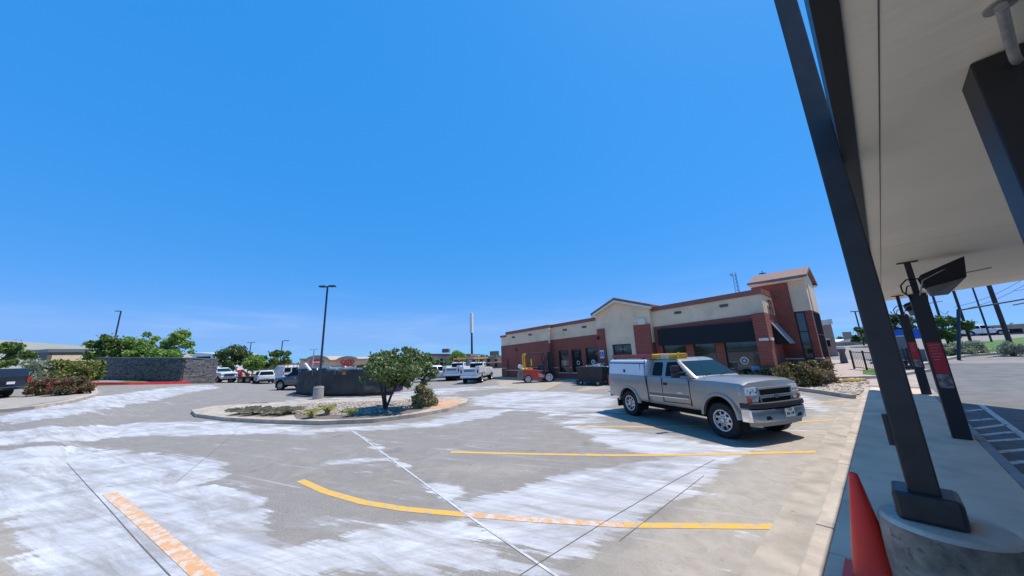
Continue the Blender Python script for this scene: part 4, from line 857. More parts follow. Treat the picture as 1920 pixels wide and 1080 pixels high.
    q = MB(); q.loft([[(2.72, -.9, Z(.36)), (2.90, -.7, Z(.36)), (2.95, 0, Z(.36)), (2.90, .7, Z(.36)), (2.72, .9, Z(.36))], [(2.72, -.92, Z(.45)), (2.90, -.75, Z(.45)), (2.96, 0, Z(.45)), (2.90, .75, Z(.45)), (2.72, .92, Z(.45))]]); q.build('air_dam', mat('lower_valance', (.26, .26, .25), .5), V, smooth=35)
    q = MB(); q.bx(-3.42, -3.22, -.92, .92, Z(.52), Z(.68)); q.build('rear_bumper', M['chrome'], V, bevel=.02)
    q = MB()
    for s_ in (-1, 1): q.bx(-2.72, -2.66, s_*.74, s_*.99, Z(.22), Z(.50))
    q.build('mud_flap', M['blackpl'], V)
    q = MB(); q.tube((1.55, -.86, Z(1.34)), (1.48, -.86, Z(2.05)), .004, .002, 5); q.build('antenna', M['dark'], V)
    q = MB(); q.box((-2.45, .998, Z(1.15)), (.16, .012, .16)); q.build('fuel_door', M[paint], V)
    return pl
# silver pickup: near-side wheels stand at these picture points
def place(front_px, rear_px, half, wb, right=True):
    """pose from the ground points under the near front and rear wheels"""
    a, b = G(*front_px), G(*rear_px); d = (a-b); d.z = 0; yaw = math.atan2(d.y, d.x); s = d.length/wb
    left = Vector((-math.sin(yaw), math.cos(yaw), 0)); c = (a+b)/2+left*half*s*(1 if right else -1)
    return c, yaw, s
c, yaw, s = place((1352, 818), (1181, 777), .90, 3.62)
TRK = (c, yaw, s); print('truck', c, math.degrees(yaw), s)
V, Z = vehicle('pickup_truck', 'silver extended cab pickup truck with white camper shell parked in the lot', 'pickup truck', (c.x, c.y, 0), yaw, 'silver', 'pickup', s, wr=.43, lift=.03)
pl = panel_detail_pickup(V, Z)
TRUCKV = V
text_mesh('plate_text', 'TEXAS', .05, mat('plate_ink', (.03, .04, .12), .6), pl, face_mtx((3.016, .18, Z(.635)), (0, 1, 0), (0, 0, 1)), .001, .001)
text_mesh('plate_number', 'BH6 1180', .078, mat('plate_ink2', (.05, .05, .07), .6), pl, face_mtx((3.016, .18, Z(.565)), (0, 1, 0), (0, 0, 1)), .001, .002, .85)
# camper shell
mb = MB(); rg = []
for z, k in ((1.40, 0), (1.415, .0), (1.83, -.045), (1.90, -.07), (1.93, -.12), (1.945, -.25)): rg.append([(a, b, Z(z)) for a, b in rrect(-3.16-k*.5, -1.0+k*.2, .965+k, .06 if z < 1.9 else .12)])
mb.loft(rg); cs_ = mb.build('camper_shell', M['topper'], V, smooth=35)
for s_ in (-1, 1):
    q = MB(); q.prism([(-3.08, s_*.962, Z(1.44)), (-1.10, s_*.962, Z(1.44)), (-1.10, s_*.926, Z(1.79)), (-3.08, s_*.926, Z(1.79))], (0, s_*.012, 0)); dr = q.build('shell_door', mat('shell_panel', (.66, .70, .76), .3, 0, .05, 2, coat=.4), cs_)
    q = MB(); q.bx(-3.14, -1.02, s_*.92, s_*.945, Z(1.80), Z(1.825)); q.build('gasket', M['blackpl'], cs_)
    q = MB(); q.box((-2.15, s_*.955, Z(1.53)), (.10, .035, .11)); q.build('latch', M['blackpl'], dr)
    q = MB(); q.bx(-1.30, -1.285, s_*.93, s_*.962, Z(1.44), Z(1.8)); q.build('panel_joint', M['grey'], cs_)
q = MB(); q.path([(-1.0, -.93, Z(1.92)), (-.95, -1.0, Z(1.6)), (-.96, -1.02, Z(1.35)), (-.90, -1.02, Z(.9)), (-.84, -1.01, Z(.56))], .012); q.build('strap', M['dark'], V)
q = MB(); q.path([(-3.1, -.5, 1.99), (-3.1, -.5, Z(1.9))], .02); 
for x in (-2.9, -1.3): q.bx(x-.03, x+.03, -.8, .8, Z(1.935), Z(1.975))
q.build('roof_rack', M['blackpl'], V)
q = MB(); q.path([(-3.17, .1, Z(1.9)), (-3.17, -.92, Z(1.85)), (-3.2, -.96, Z(1.95))], .012); q.build('rear_rail', M['blackpl'], V)
Mt = Matrix.Translation(V.location)@Matrix.Rotation(yaw, 4, 'Z')@Matrix.Scale(s, 4)
def on_truck(name, label, cat): 
    t = thing(name, label, cat, Mt@Vector((-1.42, -.45, Z(1.975))), yaw); t.scale = (s,)*3; return t
t = on_truck('roof_ladder', 'long faded red ladder with yellow wraps tied on the silver pickup roof', 'ladder')
q = MB()
for yy in (-.24, .20): q.bx(-1.35, .85, yy-.025, yy+.025, .0, .135)
q.bx(-1.33, .8, -.22, .18, .06, .10); q.build('rail', mat('faded_red_fibreglass', (.40, .065, .07), .6, 0, .2, 3), t)
q = MB()
for k in range(9): q.tube((-1.2+k*.26, -.2, .08), (-1.2+k*.26, .16, .08), .016, .016, 8)
q.build('rung', M['alu'], t)
for x0, x1, mm in ((.85, 1.22, 'yellow'), (1.62, 1.92, 'yellow')):
    q = MB(); q.loft([[(x, a*.24, .07+b*.075) for a, b in ((-1, -.6), (-.8, -1), (.8, -1), (1, -.6), (1, .6), (.8, 1), (-.8, 1), (-1, .6))] for x in (x0, x0+.03, (x0+x1)/2, x1-.03, x1)]); q.build('yellow_wrap', mat('amber_wrap', (.72, .34, .02), .55, 0, .25, 6), t, smooth=30, bevel=.01)
q = MB(); q.bx(1.22, 1.62, -.2, .16, .0, .12); q.build('white_bundle', mat('pale_bundle', (.55, .50, .50), .7, 0, .3, 8), t)
q = MB(); q.bx(-1.4, 2.0, -.28, -.26, -.01, .0); q.bar((1.9, -.2, .1), (2.02, -.2, .18), .02, .02); q.bar((1.99, -.22, -.02), (1.99, -.22, .18), .02, .02); q.build('edge_bar', M['yellown'], t)

def xmap(x): return x if x >= 1.1 else (1.1+(x-1.1)*.8417 if x > -1.3 else x+.38)
def remap(o, ox=0.):
    for ch in o.children:
        if ch.name.startswith('wheel') and not ch.name.startswith('wheel_'): ch.location.x = xmap(ch.location.x); continue
        for v in ch.data.vertices:
            v.co.z += .085*min(max(v.co.x, 0), 2.4)/2.4*min(max((v.co.z-.4)/.4, 0), 1)
            v.co.x = xmap(v.co.x) if v.co.x < 2 else 2+(v.co.x-2)*.90
        remap(ch)
remap(TRUCKV)
def simple_pickup_details(V, Z, paint, rear=True):
    for s_ in (-1, 1):
        q = MB(); q.bx(2.70, 2.83, s_*.62, s_*.94, Z(.98), Z(1.14)); q.build('headlight', M['lamp'], V, bevel=.01)
        q = MB(); q.box((.04, s_*1.005, Z(1.19)), (.17, .03, .06)); q.build('door_handle', M['blackpl'], V)
        q = MB()
        for x in (-.93, -.12, 1.12): q.bx(x-.01, x+.01, s_*.99, s_*1.003, Z(.6), Z(1.37))
        q.build('door_seam', M['dark'], V)
        q = MB(); q.bx(-3.26, -3.2, s_*.78, s_*.95, Z(.95), Z(1.3)); q.build('tail_lamp', M['redl'], V)
    q = MB(); q.bx(2.78, 2.86, -.58, .58, Z(.78), Z(1.12)); g = q.build('grille', M['dark'], V); q = MB(); q.bx(2.85, 2.88, -.6, .6, Z(.93), Z(.98)); q.bx(2.85, 2.88, -.6, .6, Z(1.1), Z(1.13)); q.build('grille_bar', M['chrome'], g)
    q = MB(); q.bx(2.80, 3.0, -.96, .96, Z(.46), Z(.72)); q.build('bumper', M['chrome'], V, bevel=.03)
    q = MB(); q.bx(-3.42, -3.22, -.92, .92, Z(.5), Z(.68)); q.build('rear_bumper', M['white'] if paint == 'white' else M['chrome'], V, bevel=.02)
#@@BGVEH
def service_truck(label, fpx, rpx, lad, ladl, llabel):
    c, yaw, s = place(fpx, rpx, .9, 4.0); s = .86; b_ = G(*rpx); dd_ = Vector((math.cos(yaw), math.sin(yaw), 0)); c = b_+dd_*2.0*s+Vector((-math.sin(yaw), math.cos(yaw), 0))*.9*s
    V, Z = vehicle('service_truck', label, 'utility truck', (c.x, c.y, 0), yaw, 'white', 'pickup', s, 'white service trucks by the brick wall', wr=.40, lift=.08, detail=False)
    simple_pickup_details(V, Z, 'white')
    q = MB()
    for s_ in (-1, 1): q.bx(-3.25, -1.0, s_*1.06, s_*.62, Z(.95), Z(1.62))
    q.bx(-3.25, -3.2, -.62, .62, Z(.95), Z(1.42)); q.build('service_body', M['white'], V, bevel=.02)
    for s_ in (-1, 1):
        for a, b in ((-3.2, -2.5), (-2.45, -1.6), (-1.55, -1.05)):
            q = MB(); q.bx(a, b, s_*1.062, s_*1.07, Z(1.0), Z(1.58)); d = q.build('locker_door', M['white'], V); q = MB(); q.box(((a+b)/2, s_*1.075, Z(1.3)), (.07, .02, .07)); q.build('latch', M['dark'], d)
    q = MB(); q.bx(-3.262, -3.252, -.56, .56, Z(1.08), Z(1.3)); q.build('tailgate_panel', mat('grimy_panel', (.24, .24, .23), .7, 0, .6, 9), V)
    rk = MB()
    for x in (-3.0, -1.2, .9):
        for s_ in (-1, 1): rk.tube((x, s_*.8, Z(1.5 if x < 0 else 1.4)), (x, s_*.78, Z(2.28)), .03, .03, 6)
        rk.tube((x, -.78, Z(2.28)), (x, .78, Z(2.28)), .03, .03, 6)
    for s_ in (-1, 1): rk.tube((-3.4, s_*.78, Z(2.28)), (1.5, s_*.78, Z(2.28)), .035, .035, 6)
    rk.build('ladder_rack', M['blackpl'], V)
    Mt = Matrix.Translation(V.location)@Matrix.Rotation(yaw, 4, 'Z')@Matrix.Scale(s, 4)
    t = thing('extension_ladder', llabel, 'ladder', Mt@Vector((-.9, -.3, Z(2.33))), yaw); t.scale = (s,)*3
    q = MB()
    for yy in (-.2, .2): q.bx(-2.1+ladl, 2.2+ladl, yy-.03, yy+.03, 0, .13)
    q.build('rail', M[lad], t); q = MB()
    for k in range(14): q.tube((-1.95+ladl+k*.3, -.2, .06), (-1.95+ladl+k*.3, .2, .06), .02, .02, 6)
    q.build('rung', M[lad], t)
service_truck('white service truck with yellow ladder on its rack, nearest the brick wall', (929, 709), (903, 717.5), 'yellow', .9, 'yellow extension ladder on the rack of the truck nearest the brick wall')
service_truck('white service truck with orange ladder on its rack, beside the tree', (888, 706), (866, 712.5), 'orange', .2, 'orange extension ladder on the rack of the truck beside the tree')
def suv(label, loc, yaw, paint, s=1., name='parked_car', cat='car', lift=0., wr=.35):
    V, Z = vehicle(name, label, cat, loc, yaw, paint, 'suv', s, wr=wr, wx=(1.4, -1.42), lift=lift, detail=False)
    for s_ in (-1, 1):
        q = MB(); q.loft([[(2.10, s_*.55, Z(.80)), (1.98, s_*.87, Z(.84)), (2.02, s_*.87, Z(.72)), (2.16, s_*.55, Z(.69))], [(2.22, s_*.55, Z(.79)), (2.08, s_*.87, Z(.82)), (2.1, s_*.86, Z(.72)), (2.27, s_*.55, Z(.69))]]); q.build('headlight', M['lamp'], V)
        q = MB(); q.bx(-2.29, -2.12, s_*.60, s_*.88, Z(.90), Z(1.0)); q.build('tail_lamp', M['redl'], V)
        q = MB()
        for x in (-1.3, -.31, .95): q.bx(x-.008, x+.008, s_*.93, s_*.942, Z(.45), Z(1.0))
        q.build('door_seam', M['dark'], V); q = MB(); q.box((-.1, s_*.945, Z(.88)), (.16, .03, .03)); q.box((-1.1, s_*.945, Z(.9)), (.16, .03, .03)); q.build('door_handle', M['chrome'], V)
    q = MB(); q.bx(2.18, 2.28, -.45, .45, Z(.52), Z(.70)); q.build('grille', M['dark'], V)
    q = MB(); q.bx(-2.33, -2.2, -.8, .8, Z(.36), Z(.56)); q.build('rear_bumper', M['blackpl'], V, bevel=.03)
    q = MB(); q.bx(-2.335, -2.31, -.25, .25, Z(.72), Z(.84)); q.build('license_plate', M['white2'], V)
    return V
# grey SUV half hidden by the screened enclosure: seen from its left side, nose to the left
a = G(526, 731.5); yw = math.atan2(-RT[1], -RT[0])-.25; s = 1.12
dv = Vector((math.cos(yw), math.sin(yw), 0)); lf = Vector((-dv.y, dv.x, 0)); c = a-dv*1.4*s-lf*.8*s
suv('dark grey crossover parked behind the screened enclosure', (c.x, c.y, 0), yw, 'greycar', s, lift=.06, wr=.37)
# white SUV seen from behind
c = GD(497, 40.5); yw = math.atan2(c.y, c.x)+.12; suv('white crossover seen from behind, between the trailer and the white truck', c, yw, 'white', .95)
# white pickup facing the camera
c = GD(415, 41); yw = math.atan2(-c.y, -c.x)+.35; V, Z = vehicle('parked_pickup', 'white pickup truck facing the camera beside the stone wall', 'pickup truck', c, yw, 'white', 'pickup', .88, wr=.40, lift=.05, detail=False); simple_pickup_details(V, Z, 'white')
# tall white truck with orange ladders
c = GD(536, 46); yw = math.atan2(c.y, c.x)+.25
V = thing('box_van', 'tall white work van with orange ladders, behind the dark grey crossover', 'van', c, yw); mb = MB()
mb.loft([[(x, y_, z) for y_, z in ((-.98*w_, .45), (.98*w_, .45), (1.0*w_, 1.2), (.90*w_, h_), (-.90*w_, h_), (-1.0*w_, 1.2))] for x, w_, h_ in ((-2.6, .97, 1.98), (-2.5, 1, 2.05), (1.0, 1, 2.05), (1.6, .98, 1.85), (2.1, .95, 1.35), (2.9, .9, 1.2), (3.0, .85, 1.0))]); mb.build('body', M['white'], V, smooth=30, bevel=.03)
for s_ in (-1, 1):
    q = MB(); q.bx(-2.64, -2.595, s_*.08, s_*.78, 1.25, 1.8); q.build('rear_window', M['glass'], V); q = MB(); q.bx(-2.64, -2.6, s_*.83, s_*.93, .9, 1.3); q.build('tail_lamp', M['redl'], V)
    for x in (1.9, -1.8): wheel(V, x, s_*.85, .38, .24, s_)
q = MB(); q.bx(-2.5, 1.2, -.7, -.62, 2.1, 2.16); q.bx(-2.5, 1.2, .62, .7, 2.1, 2.16); q.bx(-2.3, -2.2, -.8, .8, 2.04, 2.1); q.bx(.8, .9, -.8, .8, 2.04, 2.1); q.build('roof_rack', M['white2'], V)
lt = thing('extension_ladder', 'orange ladder pair on the roof of the tall white work van', 'ladder', c+Vector((0, 0, 2.17)), yw)
q = MB()
for yy in (-.75, -.35, .35, .75): q.bx(-2.7, 2.0, yy-.03, yy+.03, 0, .12)
q.build('rail', M['orange'], lt); q = MB()
for k in range(14):
    for a_ in (-.55, .55): q.tube((-2.5+k*.33, a_-.2, .06), (-2.5+k*.33, a_+.2, .06), .02, .02, 6)
q.build('rung', M['orange'], lt)
# white car by the service trucks
c = GD(822, 34); suv('white car half hidden by the island tree, left of the service trucks', c, math.atan2(RT[1], RT[0])+.5, 'white', .95)
# big dark SUV at the left edge: rear and tail seen
c0 = G(-34, 750); dd = math.atan2(-RT[1], -RT[0])
c = c0+Vector((math.cos(dd), math.sin(dd), 0))*2.35; V, Z = vehicle('parked_suv', 'dark blue black large pickup cut by the left edge of the view', 'pickup truck', (c.x, c.y, float(gz(c.x, c.y))), dd+.15, 'darkcar', 'pickup', .98, wr=.42, lift=.05, detail=False); simple_pickup_details(V, Z, 'dark')
q = MB(); q.bx(-3.26, -3.235, -.2, .2, Z(.86), Z(1.02)); q.build('license_plate', M['white2'], V)
q = MB(); rg = [[(a_, b_, Z(z)) for a_, b_ in rrect(-3.15-k*.5, -1.0+k*.2, .96+k, .08)] for z, k in ((1.40, 0), (1.80, -.06), (1.88, -.14))]; q.loft(rg); q.build('bed_cover', M['darkcar'], V, smooth=35)
# flatbed trailer with red machine
c = GD(463, 41.5); yw = math.atan2(RT[1], RT[0]); t = thing('flatbed_trailer', 'rusty orange flatbed equipment trailer behind the white pickup', 'trailer', c, yw)
q = MB(); q.bx(-2.2, 2.2, -1, 1, .62, .78); q.bx(2.2, 3.2, -.08, .08, .58, .7)
for x in (-2.1, -1, 0, 1, 2.1): q.bx(x-.04, x+.04, -1.02, -.96, .78, 1.25)
q.bx(-2.1, 2.1, -1.02, -.96, 1.0, 1.06); q.build('deck', M['rust'], t)
for x in (-.9, .3, 1.2):
    for s_ in (-1, 1): wheel(t, x, s_*1.05, .36, .2, s_)
t = thing('trencher', 'red and white machine loaded on the rusty flatbed trailer', 'machine', c+Vector((math.cos(yw)*-.9, math.sin(yw)*-.9, .79)), yw)
q = MB(); q.loft([[(-.4, -.3, 0), (.3, -.3, 0), (.3, .3, 0), (-.4, .3, 0)], [(-.3, -.25, .75), (.15, -.25, .85), (.15, .25, .85), (-.3, .25, .75)]]); q.build('housing', M['red'], t, bevel=.05)
q = MB(); q.bar((.3, 0, .8), (1.1, 0, .2), .2, .2); q.bar((-.4, 0, .9), (-.8, 0, 1.3), .06, .06); q.lathe([(.22, -.1), (.22, .1)], 14, 'Y', (1.1, 0, .2)); q.build('boom', M['rust'], t)
#@@FORK
# forklift
cf_ = G(1010, 717); yw = math.atan2(RT[1], RT[0])+.12; d_ = Vector((math.cos(yw), math.sin(yw), 0))*1.55; a, b = cf_+d_/2, cf_-d_/2; s = 1.0
lf = Vector((-math.sin(yw), math.cos(yw), 0)); c = (a+b)/2+lf*.5; fs_ = 1.12; print('fork', c, math.degrees(yw), d_.length, fs_)
F = thing('forklift', 'red and yellow forklift parked facing the brick wall', 'forklift', (c.x, c.y, 0), yw); F.scale = (fs_,)*3
q = MB(); q.prism([(-1.15, -.50, .42), (-1.15, -.50, .78), (-.95, -.50, .95), (-.1, -.50, .90), (.35, -.50, .62), (.85, -.50, .50), (.85, -.50, .26), (-.3, -.50, .26)], (0, 1.0, 0)); q.build('chassis', M['red'], F, bevel=.04)
q = MB(); q.loft([[(-1.42, -.44, .25), (-.75, -.5, .25), (-.75, .5, .25), (-1.42, .44, .25)], [(-1.45, -.46, .6), (-.75, -.52, .6), (-.75, .52, .6), (-1.45, .46, .6)], [(-1.30, -.42, .95), (-.9, -.48, .97), (-.9, .48, .97), (-1.30, .42, .95)]]); q.build('counterweight', mat('forklift_weight', (.20, .17, .13), .6, 0, .3, 5), F, bevel=.05)
q = MB(); q.loft([[(-1.2, -.4, .95), (-.35, -.42, .92), (-.35, .42, .92), (-1.2, .4, .95)], [(-1.1, -.34, 1.04), (-.4, -.38, 1.06), (-.4, .38, 1.06), (-1.1, .34, 1.04)]]); q.build('hood', M['yellow'], F, bevel=.02)
for s_ in (-1, 1):
    q = MB(); q.path([(-.95, s_*.46, .95), (-.98, s_*.46, 1.95), (-.85, s_*.46, 2.1)], .055, 8); q.build('rear_pillar', M['yellow'], F)
    q = MB(); q.path([(-.85, s_*.46, 2.1), (.45, s_*.46, 2.14), (.72, s_*.46, .75)], .035, 8); q.build('front_pillar', M['blackpl'], F)
    wheel(F, .78, s_*.50, .34, .24, s_, rr=.78, rim='lead'); wheel(F, -.78, s_*.46, .27, .2, s_, rr=.78, rim='lead')
q = MB()
for k in range(9): q.bx(-.85, .45, -.45+k*.11, -.43+k*.11, 2.10+.0, 2.13)
q.build('overhead_guard', M['yellow'], F)
q = MB(); q.bx(-.35, .1, -.25, .25, .92, 1.05); q.loft([[(-.42, -.24, 1.0), (-.30, -.24, 1.0), (-.30, .24, 1.0), (-.42, .24, 1.0)], [(-.55, -.2, 1.5), (-.46, -.2, 1.5), (-.46, .2, 1.5), (-.55, .2, 1.5)]]); q.build('seat', M['blackpl'], F, bevel=.03)
q = MB(); q.bx(-.5, -.2, -.3, .3, 1.2, 1.7); 
q = MB(); q.path([(.5, 0, .8), (.32, 0, 1.15)], .03); q.lathe([(.16, -.012), (.16, .012), (.13, .012), (.13, -.012), (.16, -.012)], 16, 'Z', (.3, 0, 1.17), closed=True); q.build('steering_wheel', M['blackpl'], F)
q = MB()
for s_ in (-1, 1): q.bx(1.0, 1.12, s_*.36, s_*.28, .08, 2.2); q.bx(.93, 1.0, s_*.27, s_*.20, .1, 2.15)
for z in (.3, 1.2, 2.1): q.bx(1.0, 1.08, -.3, .3, z, z+.09)
q.tube((1.0, 0, .2), (1.0, 0, 1.9), .05, .05, 8); q.bx(1.12, 1.18, -.5, .5, .35, .43); q.bx(1.12, 1.18, -.5, .5, .75, .83)
for k in range(9): q.bx(1.13, 1.16, -.5+k*.125-.02, -.5+k*.125+.02, .4, 1.45)
q.bx(1.12, 1.17, -.5, .5, 1.4, 1.46); q.tube((1.04, -.18, .2), (1.04, -.18, 2.0), .045, .045, 8); q.tube((1.04, .18, .2), (1.04, .18, 2.0), .045, .045, 8)
q.build('mast', M['blackpl'], F)
q = MB()
for s_ in (-1, 1): q.bx(1.18, 2.1, s_*.34, s_*.24, .06, .1); q.bx(1.17, 1.22, s_*.34, s_*.24, .06, .7)
q.build('fork', M['dark'], F)
q = MB(); q.tube((-1.25, -.3, 1.16), (-1.25, .3, 1.16), .15, .15, 14); q.build('gas_cylinder', M['white2'], F, smooth=40)
q = MB(); q.bx(.15, .5, -.4, .4, .85, 1.25); q.bar((.5, -.3, 1.2), (.95, -.3, 1.9), .05, .05); q.bar((.5, .3, 1.2), (.95, .3, 1.9), .05, .05); q.build('dashboard', M['blackpl'], F)
q = MB(); q.box((-.45, -.3, 1.45), (.06, .12, .5)); q.build('safety_vest', M['yellown'], F)
for s_ in (-1, 1):
    q = MB(); rr = .43; n_ = 10; q.loft([[(.78+math.cos(a_)*(rr+k), s_*(.36 if j else .64), .34+math.sin(a_)*(rr+k)) for k, j in ((0, 0), (.03, 0), (.03, 1), (0, 1))] for a_ in [R(20+140*i/n_) for i in range(n_+1)]]); q.build('mudguard', M['blackpl'], F)
# lettering-like white flank stripes
q = MB()
for k in range(3): q.bar((-.05+k*.05, -.507, .62-k*.10), (.5+k*.1, -.507, .50-k*.07), .01, .03)
q.build('flank_marking', M['white2'], F)
# black dump cart
a = G(1092, 722); yw = 0.05; t = thing('dump_cart', 'black open dump cart full of scrap in front of the windows', 'dump cart', (a.x+.3, a.y+.6, 0), yw)
q = MB(); q.loft([[(-.55, -.55, .35), (1.2, -.55, .35), (1.2, .55, .35), (-.55, .55, .35)], [(-.75, -.65, 1.25), (1.45, -.65, 1.25), (1.45, .65, 1.25), (-.75, .65, 1.25)]]); q.build('bin', mat('dark_bin', (.03, .026, .026), .6, 0, .4, 3), t)
q = MB()
for s_ in (-1, 1): q.bar((-.75, s_*.6, .05), (-.5, s_*.6, .4), .08, .08); q.bx(-.8, 1.3, s_*.62, s_*.54, .22, .34)
q.build('skid_frame', M['blackpl'], t)
for x in (-.5, .9):
    for s_ in (-1, 1): wheel(t, x, s_*.5, .17, .1, s_)
t2 = thing('scrap_pile', 'pale boards and pipes sticking out of the black dump cart', 'scrap', (a.x+.6, a.y+.6, 1.2), yw); q = MB()
for k in range(14): x = random.uniform(-.8, .8); q.bar((x, random.uniform(-.5, .5), random.uniform(-.05, .12)), (x+random.uniform(-.5, .8), random.uniform(-.5, .5), random.uniform(0, .25)), .05, .03)
q.build('board', M['white2'], t2)
#@@BG
# ------------------------------------------------------------------ middle distance
# screened enclosure
def screened():
    pts = [(556, 740), (585, 743), (625, 744), (680, 743.5), (738, 740)]; g = [G(*p) for p in pts]; t = thing('screened_fence', 'long low enclosure wrapped in black screen cloth behind the lamp base', 'fence', (g[0].x, g[0].y, 0))
    o = g[0].copy(); H = 1.72; mb = MB(); n = 0; cols = []
    for a, b in zip(g[:-1], g[1:]):
        k = max(2, int((b-a).length/.12)); cols += [a.lerp(b, i/k) for i in range(k)]
    cols.append(g[-1]); nr = 16; vs = []
    for i, p in enumerate(cols):
        for j in range(nr):
            z = .12+(H-.12)*j/(nr-1); dz = .03*math.sin(i*.21+j*.5)+.025*math.sin(i*.57-j*.9)+random.uniform(-.012, .012)
            nrm = Vector((-FW[0], -FW[1], 0)); q = p-o+nrm*(dz+.12*(1-j/(nr-1))); vs.append((q.x, q.y, z+(random.uniform(-.01, .01) if j == nr-1 else 0)))
    mb.add(vs, [(i*nr+j, (i+1)*nr+j, (i+1)*nr+j+1, i*nr+j+1) for i in range(len(cols)-1) for j in range(nr-1)])
    cl = mb.build('screen_cloth', M['screen'], t, smooth=80); md = cl.modifiers.new('s', 'SOLIDIFY'); md.thickness = .009
    mb = MB()
    for i in range(0, len(cols), 20): p = cols[i]-o; mb.tube((p.x, p.y, 0), (p.x, p.y, H+.05), .03, .03, 8)
    mb.build('fence_post', M['grey'], t)
    mb = MB()
    for i in range(len(cols)-1):
        p, q = cols[i]-o-Vector((FW[0], FW[1], 0))*.2, cols[i+1]-o-Vector((FW[0], FW[1], 0))*.2; mb.bar((p.x, p.y, .09), (q.x, q.y, .09), .12, .10)
    mb.build('bottom_rail', M['dark'], t)
    g2 = [p+Vector((p.x, p.y, 0)).normalized()*3.2-Vector((RT[0], RT[1], 0))*k_ for p, k_ in ((g[0], -.6), (g[-1], .9))]; mb = MB()
    for a, b in ((g[0], g2[0]), (g2[0], g2[1]), (g2[1], g[-1])): mb.bar((a.x-o.x, a.y-o.y, .86), (b.x-o.x, b.y-o.y, .86), .03, 1.66)
    mb.build('screen_cloth', M['screen'], t)
    p = P(645, 700, depth(g[2])-.22); mb = MB(); mb.box((p.x-o.x, p.y-o.y, 1.5), (.22, .02, .18), rz=R(YAW)); mb.build('orange_tag', M['orange'], t)
    return g, H
g, H = screened(); dF = depth(g[2])+.4
t = thing('board_stack', 'white boards and pipes showing above the black screened enclosure', 'boards', (*P(655, 700, dF+1)[:2], 0)); o = t.location.copy(); q = MB()
for a, b, w_ in (((572, 684), (582, 697), .16), ((612, 694), (640, 695), .05), ((632, 696), (648, 690), .16), ((650, 694), (672, 693.5), .05), ((672, 697), (684, 692), .08), ((684, 693.5), (705, 693), .05), ((600, 690), (620, 691), .04)):
    q.bar(P(a[0], a[1]-2.5, dF+1)-o, P(b[0], b[1]-2.5, dF+1)-o, w_*1.3, .10)
for x in (600, 660, 700): q.bar(P(x, 700, dF+1)-o, Vector((P(x, 700, dF+1)-o)[:2]+(0,)), .06, .06)
q.build('board', M['white2'], t)
# lamp posts
def lamp_post(base, H, label, r=.07, head='double', mpole='bluepole', foot=True, adir=None, arm=.8):
    t = thing('lamp_post', label, 'lamp post', base, 0, 'parking lot lamp posts'); z0 = 0
    if foot: mb = MB(); mb.lathe([(.30, 0), (.30, .72), (.27, .76)], 24); mb.build('concrete_foot', M['conc'], t, smooth=35); mb = MB(); mb.bx(-.14, .14, -.14, .14, .76, .82); mb.build('base_plate', M['grey'], t); z0 = .8
    mb = MB(); mb.tube((0, 0, z0), (0, 0, H), r, r*.8, 12); mb.build('pole', M[mpole], t, smooth=50)
    ad = Vector(adir or (RT[0], RT[1], 0)).normalized(); yawh = math.atan2(ad.y, ad.x)
    for s_ in ((-1, 1) if head == 'double' else (1,)):
        mb = MB(); c = ad*s_*arm*.6; mb.box((c.x, c.y, H+.0), (arm*.75, .30, .10), rz=yawh); mb.bar((0, 0, H-.02), tuple(ad*s_*arm*.3+Vector((0, 0, H-.02))), .07, .07); mb.build('lamp_head', M[mpole], t, bevel=.02)
    return t
b = G(596, 748); lamp_post((b.x, b.y, 0), 2.2+(ZY(613, 537, depth(b))-2.2), 'tall black double headed lamp post on a concrete foot by the screened enclosure', arm=.55)
def far_lamp(px, ytop, d, label, **k):
    c = P(px, ytop, d); g_ = float(gz(c.x, c.y)); lamp_post((c.x, c.y, g_), c.z-g_, label, foot=False, **k)
far_lamp(227, 583, 50, 'dark lamp post rising behind the big tree and stone wall', r=.11, head='single', adir=(-RT[0], -RT[1], 0), arm=.9)
far_lamp(471, 642, 75, 'small distant lamp post above the dark round tree', r=.10, arm=.9)
far_lamp(530, 639, 60, 'dark single arm lamp post behind the bright green trees', r=.10, head='single', arm=1.2)
far_lamp(589, 655, 60, 'pale thin lamp post in front of the left shop arch', r=.10, mpole='lead', arm=.8)
far_lamp(1603, 584, 42, 'black lamp post between the tower and the near column', r=.09, arm=.5, head='double')
# pole sign with white top
c = P(884, 588, 80); t = thing('tall_pole_sign', 'tall thin blue pole carrying a white upright panel', 'pole sign', (c.x, c.y, 0)); q = MB(); q.tube((0, 0, 0), (0, 0, c.z-4.5), .30, .22, 10); q.build('pole', M['bluepole'], t)
q = MB(); q.box((0, 0, c.z-2.4), (.7, .7, 5.0), rz=R(20)); q.build('panel', M['white2'], t, bevel=.05)
